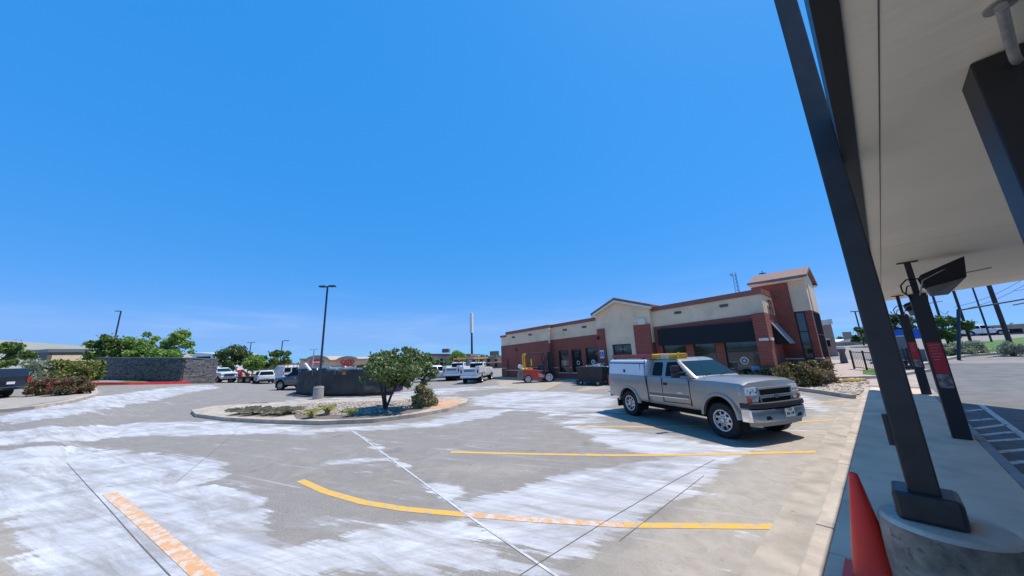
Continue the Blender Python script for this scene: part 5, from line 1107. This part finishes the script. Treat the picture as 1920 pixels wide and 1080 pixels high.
# lattice tower behind the restaurant
c = P(1377, 512, 60); t = thing('lattice_tower', 'thin lattice radio tower rising behind the restaurant roof', 'tower', (c.x, c.y, 0)); q = MB(); zt = c.z
for a, b_ in ((-.3, -.3), (.3, -.3), (0, .3)): q.tube((a*1.6, b_*1.6, 0), (a*.9, b_*.9, zt), .04, .03, 5)
for k in range(0, int(zt/.7)):
    z = k*.7; q.tube((-.33, -.33, z), (.33, -.33, z+.7), .022, .022, 4); q.tube((.33, -.33, z), (-.33, -.33, z+.7), .022, .022, 4); q.tube((.33, -.33, z), (0, .33, z+.7), .022, .022, 4)
q.build('lattice', M['bluepole'], t); q = MB(); q.lathe([(.3, 0), (.3, .15)], 12, 'Y', (-.5, -.3, zt-.3)); q.tube((0, 0, zt), (0, 0, zt+.5), .03, .03, 5); q.build('antenna', M['lead'], t)
c = P(1429, 512, 36); t = thing('roof_antenna', 'small dark cross shaped antenna behind the tower roof', 'antenna', (c.x, c.y, 0)); q = MB(); q.tube((0, 0, 0), (0, 0, c.z+.25), .05, .04, 6); q.bar((-.3, -.1, c.z-.05), (.3, .1, c.z-.05), .08, .12); q.build('mast', M['bluepole'], t)
# two-arched strip mall
def mall():
    D = 95; L = P(562, 690, D); Rr = P(688, 690, D); t = thing('strip_mall', 'distant tan strip mall with two arched parapets and red shop signs', 'building', (L.x, L.y, 0)); ax = (Rr-L); ax.z = 0; Wd = ax.length; ax.normalize(); nrm = Vector((FW[0], FW[1], 0)); t.rotation_euler.z = math.atan2(ax.y, ax.x)
    sc = D/FPX; X = lambda px: (px-562)/(688-562)*Wd; Zp = lambda px, py: P(px, py, D).z
    def arch(x0, x1, ztop, zs_, n=14): return [(X(x0)+(X(x1)-X(x0))*i/n, 0, zs_+(ztop-zs_)*(1-(2*i/n-1)**2)**.7) for i in range(n+1)]
    zs_ = Zp(625, 676.5); a1 = arch(572, 616, Zp(592, 668), Zp(616, 675)); a2 = arch(632, 670, Zp(651, 669.5), Zp(670, 674)); line = [(0, 0, Zp(564, 674))]+[(X(571.9), 0, Zp(571, 674))]+a1+[(X(617), 0, zs_), (X(631), 0, zs_)]+a2+[(X(671), 0, zs_), (Wd*1.3, 0, zs_)]
    mb = MB(); mb.prism([(Wd*1.3, 0, 0), (0, 0, 0)]+line, (0, 14, 0)); mb.build('wall', M['tan'], t)
    mb = MB()
    for p, q_ in zip(line[:-1], line[1:]):
        mb.bar(Vector(p)+Vector((0, -.2, 0)), Vector(q_)+Vector((0, -.2, 0)), .5, .55)
    mb.build('cornice', M['tan2'], t)
    mb = MB(); mb.bx(0, Wd*1.3, -2.5, 0, Zp(625, 690), Zp(625, 688.5)); mb.bx(0, Wd*1.3, -2.4, -.1, Zp(625, 690)-.5, Zp(625, 690)); mb.build('walk_canopy', M['stuccol'], t)
    mb = MB()
    for k in range(7): mb.bx(.5+k*Wd*.16, .9+k*Wd*.16, -2.4, -2.0, 0, Zp(625, 690)-.5)
    mb.build('pillar', M['tan2'], t)
    # recessed arch panel under the oval sign
    mb = MB(); mb.prism([(X(579), -.02, Zp(590, 688))]+[(X(579)+(X(606)-X(579))*i/10, -.02, Zp(590, 680)+(Zp(590, 674)-Zp(590, 680))*(1-(2*i/10-1)**2)**.5) for i in range(11)]+[(X(606), -.02, Zp(590, 688))], (0, -.1, 0)); mb.build('arch_panel', M['tan2'], t)
    mb = MB(); cx, cz = X(593.5), Zp(593, 678.7); mb.prism([(cx+1.95*math.cos(a), -.15, cz+.62*math.sin(a)) for a in [2*math.pi*i/28 for i in range(28)]], (0, -.3, 0)); sg = mb.build('oval_sign', M['signred'], t)
    text_mesh('sign_text', 'Famsa', .95, M['white2'], sg, face_mtx((cx, -.47, cz), (1, 0, 0), (0, 0, 1)), .03, .02, 1.1)
    text_mesh('shop_letters', 'CATO', 1.55, M['signred'], t, face_mtx((X(651), -.25, Zp(651, 679)), (1, 0, 0), (0, 0, 1)), .12, .03, .95)
    text_mesh('shop_letters', 'FASHIONS', .58, M['signred'], t, face_mtx((X(651), -.25, Zp(651, 684.3)), (1, 0, 0), (0, 0, 1)), .08, .01, 1.15)
mall()
# long tan block behind the service trucks
def block(name, label, x0, x1, ytop0, ytop1, d0, d1, m, cat='building', cap=None, depth_=14, bits=None):
    a, b = P(x0, ytop0, d0), P(x1, ytop1, d1); t = thing(name, label, cat, (a.x, a.y, 0)); ax = b-a; ax.z = 0; L = ax.length; t.rotation_euler.z = math.atan2(ax.y, ax.x)
    back = depth_
    mb = MB(); mb.prism([(0, 0, -1), (L, 0, -1), (L, 0, b.z), (0, 0, a.z)], (0, back, 0)); mb.build('wall', m, t)
    if cap: mb = MB(); mb.prism([(-.1, -.15, a.z-.45), (L+.1, -.15, b.z-.45), (L+.1, -.15, b.z+.05), (-.1, -.15, a.z+.05)], (0, back+.3, 0)); mb.build('parapet', cap, t)
    if bits: bits(t, L, a.z, b.z)
    return t
def tbits(t, L, z0, z1):
    q = MB(); q.bx(L*.45, L*.58, -1.5, .3, z0+.05, z0+.9); q.build('roof_unit', M['vent'], t); q = MB(); q.bx(0, L, -1.6, -.02, z0*.42, z0*.42+.25); q.build('ledge', M['tan2'], t)
    q = MB()
    for k in range(6): q.bx(L*(.06+k*.16), L*(.12+k*.16), -.03, .0, .2, 2.2)
    q.build('door', M['frame'], t)
block('tan_shop_block', 'low tan shop block behind the white service trucks', 880, 965, 669, 669, 62, 66, M['tan'], cap=M['tan2'], bits=tbits)
block('tan_shop_wing', 'tan building section with brown parapet between the two round trees', 790, 882, 663.5, 664, 75, 75, M['tan'], cap=M['roof'], bits=tbits)
block('brown_building', 'brown plain building just right of the glazed tower', 1536, 1556, 603, 599, 32, 31.6, M['brown'], cap=M['stuccol'], depth_=6, bits=lambda t, L, a, b: (MB().bx(L*.1, L*.5, -.03, 0, 1.9, 2.5).build('window', M['glass'], t), MB().bx(L*.08, L*.52, -.1, 0, 2.55, 2.7).build('lintel', M['stuccol'], t), MB().bx(L*.15, L*.9, -.05, 0, 4.2, 4.5).build('wall_sign', M['glass'], t)))
def wbits(t, L, z0, z1):
    q = MB(); q.prism([(0, -.05, z0-1.9), (L, -.05, z1-1.9), (L, -.05, z1-1.5), (0, -.05, z0-1.5)], (0, .04, 0)); q.build('eave_band', mat('olive_band', (.42, .40, .28), .8), t)
    for k in range(9): q = MB(); q.bx(L*(.05+k*.1), L*(.1+k*.1), -.06, .0, 1.0, 3.2); q.build('bay_door', M['tan2'], t)
block('warehouse', 'long cream warehouse with sloping roofline at far left', -60, 372, 633, 664, 62, 95, M['cream'], bits=wbits, depth_=25)
block('white_shed', 'small white flat building beyond the stone wall', 362, 402, 661, 663, 80, 80, M['white2'], bits=lambda t, L, a, b: MB().bx(L*.2, L*.85, -.05, 0, a-2.4, a-1.1).build('window', M['glass'], t))
block('grey_shed', 'low grey roofed shed behind the yellow green bushes', 92, 172, 655, 655, 48, 52, M['vent'], cap=M['grey'], depth_=6, bits=lambda t, L, a, b: [MB().bx(L*(.1+k*.22), L*(.1+k*.22)+1.0, -.06, 0, a-1.8, a-.9).build('window', M['stucco'], t) for k in range(4)])
# stone wall enclosure
def stonewall():
    A, B, C = GD(180, 38.5), GD(345, 34), GD(402, 37.5); t = thing('stone_wall', 'dark stacked stone wall enclosure behind the red kerb', 'wall', (B.x, B.y, B.z)); o = B
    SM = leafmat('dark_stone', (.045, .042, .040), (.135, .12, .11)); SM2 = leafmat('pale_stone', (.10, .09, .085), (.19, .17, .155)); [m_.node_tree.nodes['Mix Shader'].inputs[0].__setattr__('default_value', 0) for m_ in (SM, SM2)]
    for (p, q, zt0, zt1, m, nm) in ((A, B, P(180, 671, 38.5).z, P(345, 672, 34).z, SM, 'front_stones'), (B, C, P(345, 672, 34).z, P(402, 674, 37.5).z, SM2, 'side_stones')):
        mb = MB(); d = (q-p); L = math.hypot(d.x, d.y); u = Vector((d.x, d.y, 0))/L; nn = Vector((u.y, -u.x, 0)); zb0, zb1 = p.z-.3, q.z-.3; rz_ = math.atan2(u.y, u.x)
        rows = 17
        x = 0
        for r_ in range(rows):
            x = -random.uniform(0, .3)
            while x < L+.2:
                w_ = random.uniform(.25, .8); a_, b_ = max(-.15, x), min(L+.15, x+w_); x += w_
                if b_-a_ < .05: continue
                f = (a_+b_)/2/L; z0 = zb0+(zb1-zb0)*f; z1 = zt0+(zt1-zt0)*f; h_ = (z1-z0)/rows; c = p+u*((a_+b_)/2)+nn*random.uniform(0, .07); mb.box((c.x-o.x, c.y-o.y, z0+h_*(r_+.5)-o.z), (b_-a_-.015, .35, h_-.012), rz=rz_)
        mb.build(nm, m, t)
        cpb = MB(); cpb.bar(Vector((p.x-o.x, p.y-o.y, zt0-o.z+.04)), Vector((q.x-o.x, q.y-o.y, zt1-o.z+.04)), .5, .08); cpb.build('coping', M['grey'], t)
stonewall()
GRM = mat('lawn', (.10, .19, .03), .95, 0, .4, 1.2, .6, 30)
def gsheet(pts, dz, m, name, label=None, n=10):
    """ground-hugging polygon between a near and a far row of picture points"""
    near, far = pts; mb = MB(); g0 = [G(*p) for p in near]; g1 = [G(*p) for p in far]; k = len(g0); vs = []
    for j in range(n+1):
        for i in range(k): p = g0[i].lerp(g1[i], j/n); vs.append((p.x, p.y, float(gz(p.x, p.y))+dz))
    mb.add(vs, [(j*k+i, j*k+i+1, (j+1)*k+i+1, (j+1)*k+i) for j in range(n) for i in range(k-1)]); return struct(mb.build(name, m, fix=False, smooth=60), 'structure', label)
gsheet(([(60, 735), (120, 730), (172, 724), (240, 721.5), (300, 719.8), (385, 716), (404, 713.5)], [(60, 708), (120, 706), (172, 706), (240, 706), (300, 706), (385, 708), (404, 710)]), .02, GRM, 'lawn')
def kerb_line(pts, m, name='kerb', w_=.3, h=.16, label=None):
    kb = strip(pts, w_, m, 'x', 0, .8); mb = MB(); n_ = len(kb.v)//2
    for i in range(n_-1):
        q = [kb.v[i], kb.v[i+1], kb.v[n_+i+1], kb.v[n_+i]]; mb.prism([(a, b, c-.05) for a, b, c in q], (0, 0, h+.05))
    return struct(mb.build(name, m), 'structure', label)
kerb_line([(172, 722), (240, 721.5), (300, 720.5), (345, 719.5), (390, 716.8), (410, 714.5)], M['redk'], w_=.35, h=.22, label='red painted kerb')
kerb_line([(-60, 779), (60, 768), (130, 756), (178, 742), (172, 724)], M['kerb'], label='pale kerb at the left')
#@@FARPLANTS
px_tree(172, 262, 622, 690, 42, LG, 'broad green tree behind the stone wall, left one of the pair', nleaf=6500, ls=.20, ncl=34, tr=.14)
px_tree(238, 372, 616, 684, 43, LB, 'broad bright green tree behind the stone wall, right one of the pair', nleaf=9000, ls=.20, ncl=44, tr=.14)
px_tree(-60, 42, 636, 700, 36, LG, 'leafy tree cut by the left edge of the view', nleaf=5000, ls=.18, ncl=26)
for x, w_, h_, d, m, l in ((72, 3.4, 2.4, 30, LS, 'pale grey green bush left of the yellow bushes'), (112, 3.0, 2.3, 31, LY, 'yellow green bush behind the red flowers'), (150, 3.2, 2.2, 32, LY, 'bright yellow bush beside the stone wall end'), (180, 1.8, 2.6, 34, LG, 'dark green bush touching the left end of the stone wall')):
    bush(x, 0, w_, h_, m, l, n=2600, ls=.13, d=d)
for x, y, l in ((78, 741, 'red flowering shrub nearest the dark pickup'), (115, 741, 'red flowering shrub in the middle of the row at left'), (148, 738, 'red flowering shrub at the right end of the row at left')):
    bush(x, y, 1.7, 1.25, LF, l, n=2600, ls=.075, name='flowering_shrub', group='red flowering shrubs at left')
px_tree(400, 466, 645, 700, 52, LD, 'dark round tree behind the white pickup', nleaf=6000, ls=.20, ncl=34)
px_tree(452, 500, 654, 696, 52, LB, 'bright green tree beside the dark round tree', nleaf=4000, ls=.20, ncl=22)
px_tree(490, 556, 656, 692, 54, LG, 'spreading green tree behind the white crossover', nleaf=5000, ls=.20, ncl=26)
px_tree(538, 572, 682, 702, 58, LO, 'small olive tree left of the strip mall', nleaf=1500, ls=.2, ncl=12)
px_tree(684, 722, 674, 698, 70, LG, 'small tree right of the strip mall', nleaf=2200, ls=.24, ncl=14)
px_tree(640, 700, 684, 699, 72, LO, 'low brushy tree in front of the strip mall', nleaf=1800, ls=.22, ncl=14)
px_tree(783, 824, 658, 692, 50, LG, 'round tree peeping out right behind the island tree', nleaf=3500, ls=.18, ncl=20)
px_tree(828, 884, 655, 694, 46, LB, 'round green tree behind the service trucks', nleaf=6500, ls=.15, ncl=32)
# hedge of bushes before the restaurant corner
for i, (x, y, w_, h_, l) in enumerate([(1405, 727, 1.5, .95, 'lowest olive bush at the left end of the restaurant hedge'), (1435, 729, 1.5, 1.05, 'second olive bush of the restaurant hedge, before the brick pillar'), (1465, 729, 1.7, 1.25, 'third olive bush of the restaurant hedge'), (1495, 727, 1.8, 1.45, 'tall bush in the middle of the restaurant hedge'), (1522, 725, 1.8, 1.5, 'tallest bush of the restaurant hedge, below the tower window'), (1540, 720, 1.6, 1.35, 'rightmost bush of the restaurant hedge')]):
    bush(x, y, w_, h_, LH, l, n=4200, ls=.06, name='hedge_bush', group='bushes in front of the restaurant')
# purple bin
b = G(745, 733.5); t = thing('purple_bin', 'small purple plastic bin behind the island tree', 'bin', (b.x, b.y, 0)); q = MB(); q.loft([[(-.3, -.3, .05), (.3, -.3, .05), (.3, .3, .05), (-.3, .3, .05)], [(-.38, -.38, 1.0), (.38, -.38, 1.0), (.38, .38, 1.0), (-.38, .38, 1.0)]]); q.build('bin_body', M['purple'], t, bevel=.04); q = MB(); q.loft([[(-.4, -.4, 1.0), (.4, -.4, 1.0), (.4, .4, 1.0), (-.4, .4, 1.0)], [(-.3, -.3, 1.1), (.3, -.3, 1.1), (.3, .3, 1.1), (-.3, .3, 1.1)]]); q.build('lid', M['purple'], t)
#@@RIGHT
# ------------------------------------------------------------------ right side beyond the sidewalk
px_tree(1598, 1652, 612, 650, 40, LD, 'dark tree behind the white roofed shed', nleaf=3500, ls=.16, ncl=22)
px_tree(1568, 1600, 632, 648, 60, LG, 'small distant tree left of the dark tree', nleaf=1500, ls=.22, ncl=10)
px_tree(1640, 1712, 578, 640, 26, LD, 'dark tree seen between the near column and the far menu post', nleaf=5500, ls=.11, ncl=30)
px_tree(1745, 1808, 588, 640, 30, LG, 'green tree right of the nearer menu post', nleaf=5500, ls=.12, ncl=30)
a = P(1572, 640, 44); t = thing('white_roofed_shed', 'low shed with a curved white roof in the distance', 'shed', (a.x, a.y, float(gz(a.x, a.y))), R(YAW)); q = MB()
zr = P(1600, 636, 44).z-t.location.z; n_ = 10; q.prism([(0, 0, zr-.35)]+[(5.2*i/n_, 0, zr-.25+.35*math.sin(math.pi*i/n_)) for i in range(n_+1)]+[(5.2, 0, zr-.35)], (0, 4, 0)); q.build('roof', M['white2'], t); q = MB(); q.bx(.1, 5.1, .2, 3.8, -1, zr-.35); q.build('wall', M['tan'], t)
q = MB(); q.bx(1, 2.2, .15, .21, .2, 1.9); q.bx(3, 4.2, .15, .21, .2, 1.9); q.build('door', M['tan2'], t)
def railing(x0, x1, d0, d1, h, label, name='railing', mesh=True):
    a, b = GD(x0, d0), GD(x1, d1); t = thing(name, label, 'railing', a); L = b-a; q = MB(); q.bar((0, 0, h), L+Vector((0, 0, h)), .06, .05); q.bar((0, 0, .12), L+Vector((0, 0, .12)), .04, .04); q.build('rail', M['blackpl'], t)
    q = MB(); n_ = max(2, int(L.length/.13))
    for i in range(n_+1): p = L*(i/n_); q.tube(p+Vector((0, 0, .1)), p+Vector((0, 0, h)), .012, .012, 4)
    q.build('bar', M['blackpl'], t)
    for f in (0, .5, 1): q = MB(); p = L*f; q.bx(p.x-.05, p.x+.05, p.y-.05, p.y+.05, p.z, p.z+h+.12); q.build('post', M['blackpl'], t)
railing(1602, 1650, 22.5, 20.5, 1.15, 'black barred railing left of the near column')
railing(1690, 1732, 21, 20, 1.2, 'black barred railing between the menu posts')
c = GD(1586, 26); t = thing('outdoor_kiosk', 'slim dark kiosk with pale top on the plaza path', 'kiosk', c); q = MB(); q.loft([[(-.22, -.2, 0), (.22, -.2, 0), (.22, .2, 0), (-.22, .2, 0)], [(-.16, -.15, .8), (.16, -.15, .8), (.16, .15, .8), (-.16, .15, .8)], [(-.26, -.2, 1.1), (.26, -.2, 1.1), (.26, .2, 1.1), (-.26, .2, 1.1)]]); q.build('cabinet', mat('kiosk_grey', (.10, .10, .11), .7, 0, .5, 8), t); q = MB(); q.box((0, 0, 1.22), (.5, .4, .2)); q.build('top', M['white2'], t, bevel=.05)
# blue roofed stall and grey box trailer
c = GD(1686, 24); t = thing('blue_roof_stall', 'stall with bright blue roof behind the far menu post', 'stall', c, 0); q = MB(); zt = P(1700, 618, 24).z-c.z; zb_ = P(1700, 636, 24).z-c.z; q.bx(-.9, 1.9, -.3, 1.6, zb_, zt); q.build('roof', M['blue'], t)
q = MB()
for x in (-.8, 1.6):
    for y in (-.2, 1.4): q.tube((x, y, 0), (x, y, zb_), .04, .04, 6)
q.build('post', M['grey'], t); q = MB(); q.bx(-.6, 1.4, .2, 1.2, 0, .9); q.build('counter', M['grey'], t)
c = GD(1690, 21.5); t = thing('grey_box_trailer', 'small grey and white box trailer under the blue roof', 'trailer', c, R(10)); zt = P(1690, 630, 21.5).z-c.z; q = MB(); q.bx(-.5, .5, -.4, .8, .45, zt); q.build('box', M['grey'], t, bevel=.03); q = MB(); q.bx(-.52, .52, -.43, -.41, .45, .55); q.bx(-.52, -.46, -.43, -.41, .55, zt); q.bx(.46, .52, -.43, -.41, .55, zt); q.build('trim', M['white2'], t)
for s_ in (-1, 1): wheel(t, 0, s_*.45+.2, .25, .12, s_)
c = GD(1713, 20.6); t = thing('black_chair_stack', 'dark stacked chairs beside the far menu post', 'chairs', c); q = MB()
for k in range(4): q.bx(-.22, .22, -.2, .2, .45+k*.12, .48+k*.12); q.bar((-.2, .2, .48+k*.12), (-.2, .26, .9+k*.12), .03, .03); q.bar((.2, .2, .48+k*.12), (.2, .26, .9+k*.12), .03, .03)
for x in (-.2, .2):
    for y in (-.18, .18): q.tube((x, y, 0), (x, y, .8), .015, .015, 5)
q.build('frame', M['blackpl'], t)
# utility poles and pipe frame
UP = [((1775, 552), 1793, 30, .10, 'slim dark pole right of the nearer menu post'), ((1817, 545), 1837, 30, .11, 'dark pole third from the right in the pole row'), ((1856, 540), 1877, 34, .08, 'thin pole second from the right in the pole row'), ((1880, 530), 1911, 24, .14, 'thickest dark pole at the right edge'), ((1664, 566), 1672, 20, .05, 'thin dark pole left of the far menu post'), ((1678, 560), 1689, 20, .05, 'thin dark pole touching the far menu post')]
for (x, y), xb, d, r_, l in UP:
    b = GD(xb, d); t = thing('utility_pole', l, 'pole', b, 0, 'dark poles beyond the canopy'); q = MB(); q.tube((0, 0, -.2), (0, 0, 7.5 if x > 1700 else 4.2), r_, r_*.8, 9); q.build('shaft', M['woodpole'] if r_ > .1 else M['bluepole'], t, smooth=50)
    if x > 1700: q = MB(); q.bar((-.9, -.4, 7.0), (.9, .4, 7.0), .1, .1); q.build('crossarm', M['woodpole'], t)
t = thing('overhead_wires', 'sagging overhead wires between the dark poles', 'wires', GD(1837, 24)); o = t.location.copy(); q = MB()
for (x0, y0_, x1, y1_) in ((1790, 576, 1925, 520), (1795, 582, 1925, 532), (1762, 582, 1778, 583), (1900, 545, 1960, 520)):
    a, b = P(x0, y0_, 24), P(x1, y1_, 21); pr = None
    for i in range(11): f = i/10; p = a.lerp(b, f)-Vector((0, 0, .25*math.sin(math.pi*f)))-o; (q.tube(pr, p, .015, .015, 4) if pr is not None else None); pr = p
q.build('wire', M['bluepole'], t)
t = thing('pipe_frame', 'horizontal dark pipe frame standing among the poles', 'frame', GD(1803, 23)); o = t.location.copy(); q = MB(); q.tube(P(1797, 582, 23)-o, P(1925, 560, 22)-o, .05, .05, 8); q.tube(P(1797, 580, 23)-o, (0, 0, 0), .09, .09, 8); q.tube(P(1900, 572, 22)-o, P(1960, 560, 22)-o, .04, .04, 6); q.build('pipe', M['bluepole'], t)
for x, d, w_, h_, l in ((1790, 26, 1.5, 1.0, 'silvery sage bush nearest the nearer menu post'), (1815, 25, 1.7, 1.15, 'silvery sage bush in the middle of the roadside row'), (1842, 25, 1.6, 1.1, 'silvery sage bush below the thin poles'), (1908, 23, 1.6, 1.1, 'silvery sage bush at the right edge of the view')):
    bush(x, 0, w_, h_, LS, l, n=3200, ls=.07, d=d, name='sage_bush', group='sage bushes along the road')
gsheet(([(1770, 673), (1820, 666), (1870, 663), (1925, 656), (1990, 650)], [(1765, 645), (1820, 642), (1870, 638), (1925, 632), (1990, 626)]), .02, GRM, 'grass_verge')
kerb_line([(1700, 692), (1740, 683), (1785, 673), (1820, 668), (1870, 665), (1930, 659), (1990, 655)], M['kerb'], label='roadside kerb at the right')
gsheet(([(1618, 702), (1650, 704), (1690, 700)], [(1618, 694), (1650, 692), (1690, 690)]), .03, GRM, 'grass_patch', n=3)
kerb_line([(1560, 712), (1600, 711), (1650, 709), (1700, 703), (1740, 697)], M['kerb'], label='pale kerb across the plaza')
for i, (x, y) in enumerate(((1593, 719), (1604, 717))):
    b = G(x, y); t = thing('yellow_board', ['yellow painted board lying on the river rocks, left one', 'yellow painted board lying on the river rocks, right one'][i], 'board', b+Vector((0, 0, .14)), R(25)); q = MB(); q.box((0, 0, 0), (.9, .14, .07)); q.build('plank', M['yellow'], t, bevel=.01)
# far parked cars and low buildings at the right horizon
for x, d, p_, l in ((1862, 48, 'white', 'tiny white car at the right horizon'), (1846, 50, 'greycar', 'tiny grey car at the right horizon')):
    suv(l, GD(x, d), R(20), p_, 1.)
block('distant_building', 'low grey building at the right horizon', 1828, 1935, 612, 606, 70, 66, M['brown'], depth_=8, bits=lambda t, L, a, b: MB().bx(L*.1, L*.8, -.05, 0, a-1.8, a-.9).build('window', M['glass'], t))
# distant low tree belt closing the horizon
def belt():
    cl = []
    for i in range(260):
        a = R(-10+i*.75); rr_ = random.uniform(190, 240); x, y = -math.sin(a-R(5))*rr_, math.cos(a-R(5))*rr_
        cl.append(((x, y, float(gz(x, y))+1.2), (4.5, 4.5, random.uniform(1.6, 3.0))))
    V, n = leaves(cl, 26000, .9, 1.4); o = leafobj('distant_woods', V, n, LD); struct(o, 'stuff', 'distant low belt of trees along the horizon')
belt()

# ------------------------------------------------------------------ one mesh per separate piece
KEEP = ('crown', 'foliage', 'sign_text', 'shop_letters', 'plate_text', 'plate_number', 'poster_lines', 'bar', 'lattice', 'wire', 'rim_hole', 'tyre', 'overhead_guard', 'front_stones', 'side_stones', 'flank_marking', 'wheelchair_symbol', 'round_decal', 'panel_seam', 'cable', 'grille_bar')
def explode(o):
    me = o.data; nv = len(me.vertices)
    if nv > 6000 or nv < 8: return
    par = list(range(nv))
    def f(a):
        while par[a] != a: par[a] = par[par[a]]; a = par[a]
        return a
    for e in me.edges: par[f(e.vertices[0])] = f(e.vertices[1])
    isl = {}
    for i in range(nv): isl.setdefault(f(i), []).append(i)
    if len(isl) < 2: return
    co = np.empty(nv*3); me.vertices.foreach_get('co', co); co = co.reshape(-1, 3); L = [(np.array(v), co[v].min(0)-.012, co[v].max(0)+.012) for v in isl.values()]
    g = list(range(len(L)))
    def h(a):
        while g[a] != a: g[a] = g[g[a]]; a = g[a]
        return a
    for i in range(len(L)):
        for j in range(i):
            if (L[i][1] <= L[j][2]).all() and (L[j][1] <= L[i][2]).all(): g[h(i)] = h(j)
    cl = {}
    for i in range(len(L)): cl.setdefault(h(i), []).append(i)
    if len(cl) < 2 or len(cl) > 40: return
    if o.children: return
    for k in cl.values():
        keep = set(int(v) for i in k for v in L[i][0]); b = bmesh.new(); b.from_mesh(me); bmesh.ops.delete(b, geom=[v for v in b.verts if v.index not in keep], context='VERTS')
        m2 = bpy.data.meshes.new(o.name); b.to_mesh(m2); b.free()
        for m in me.materials: m2.materials.append(m)
        c = o.copy(); c.data = m2; COL.objects.link(c)
    bpy.data.objects.remove(o)
for o in list(SC.objects):
    if o.type == 'MESH' and o.parent is not None and o.name.split('.')[0] not in KEEP and o.data.users == 1: explode(o)
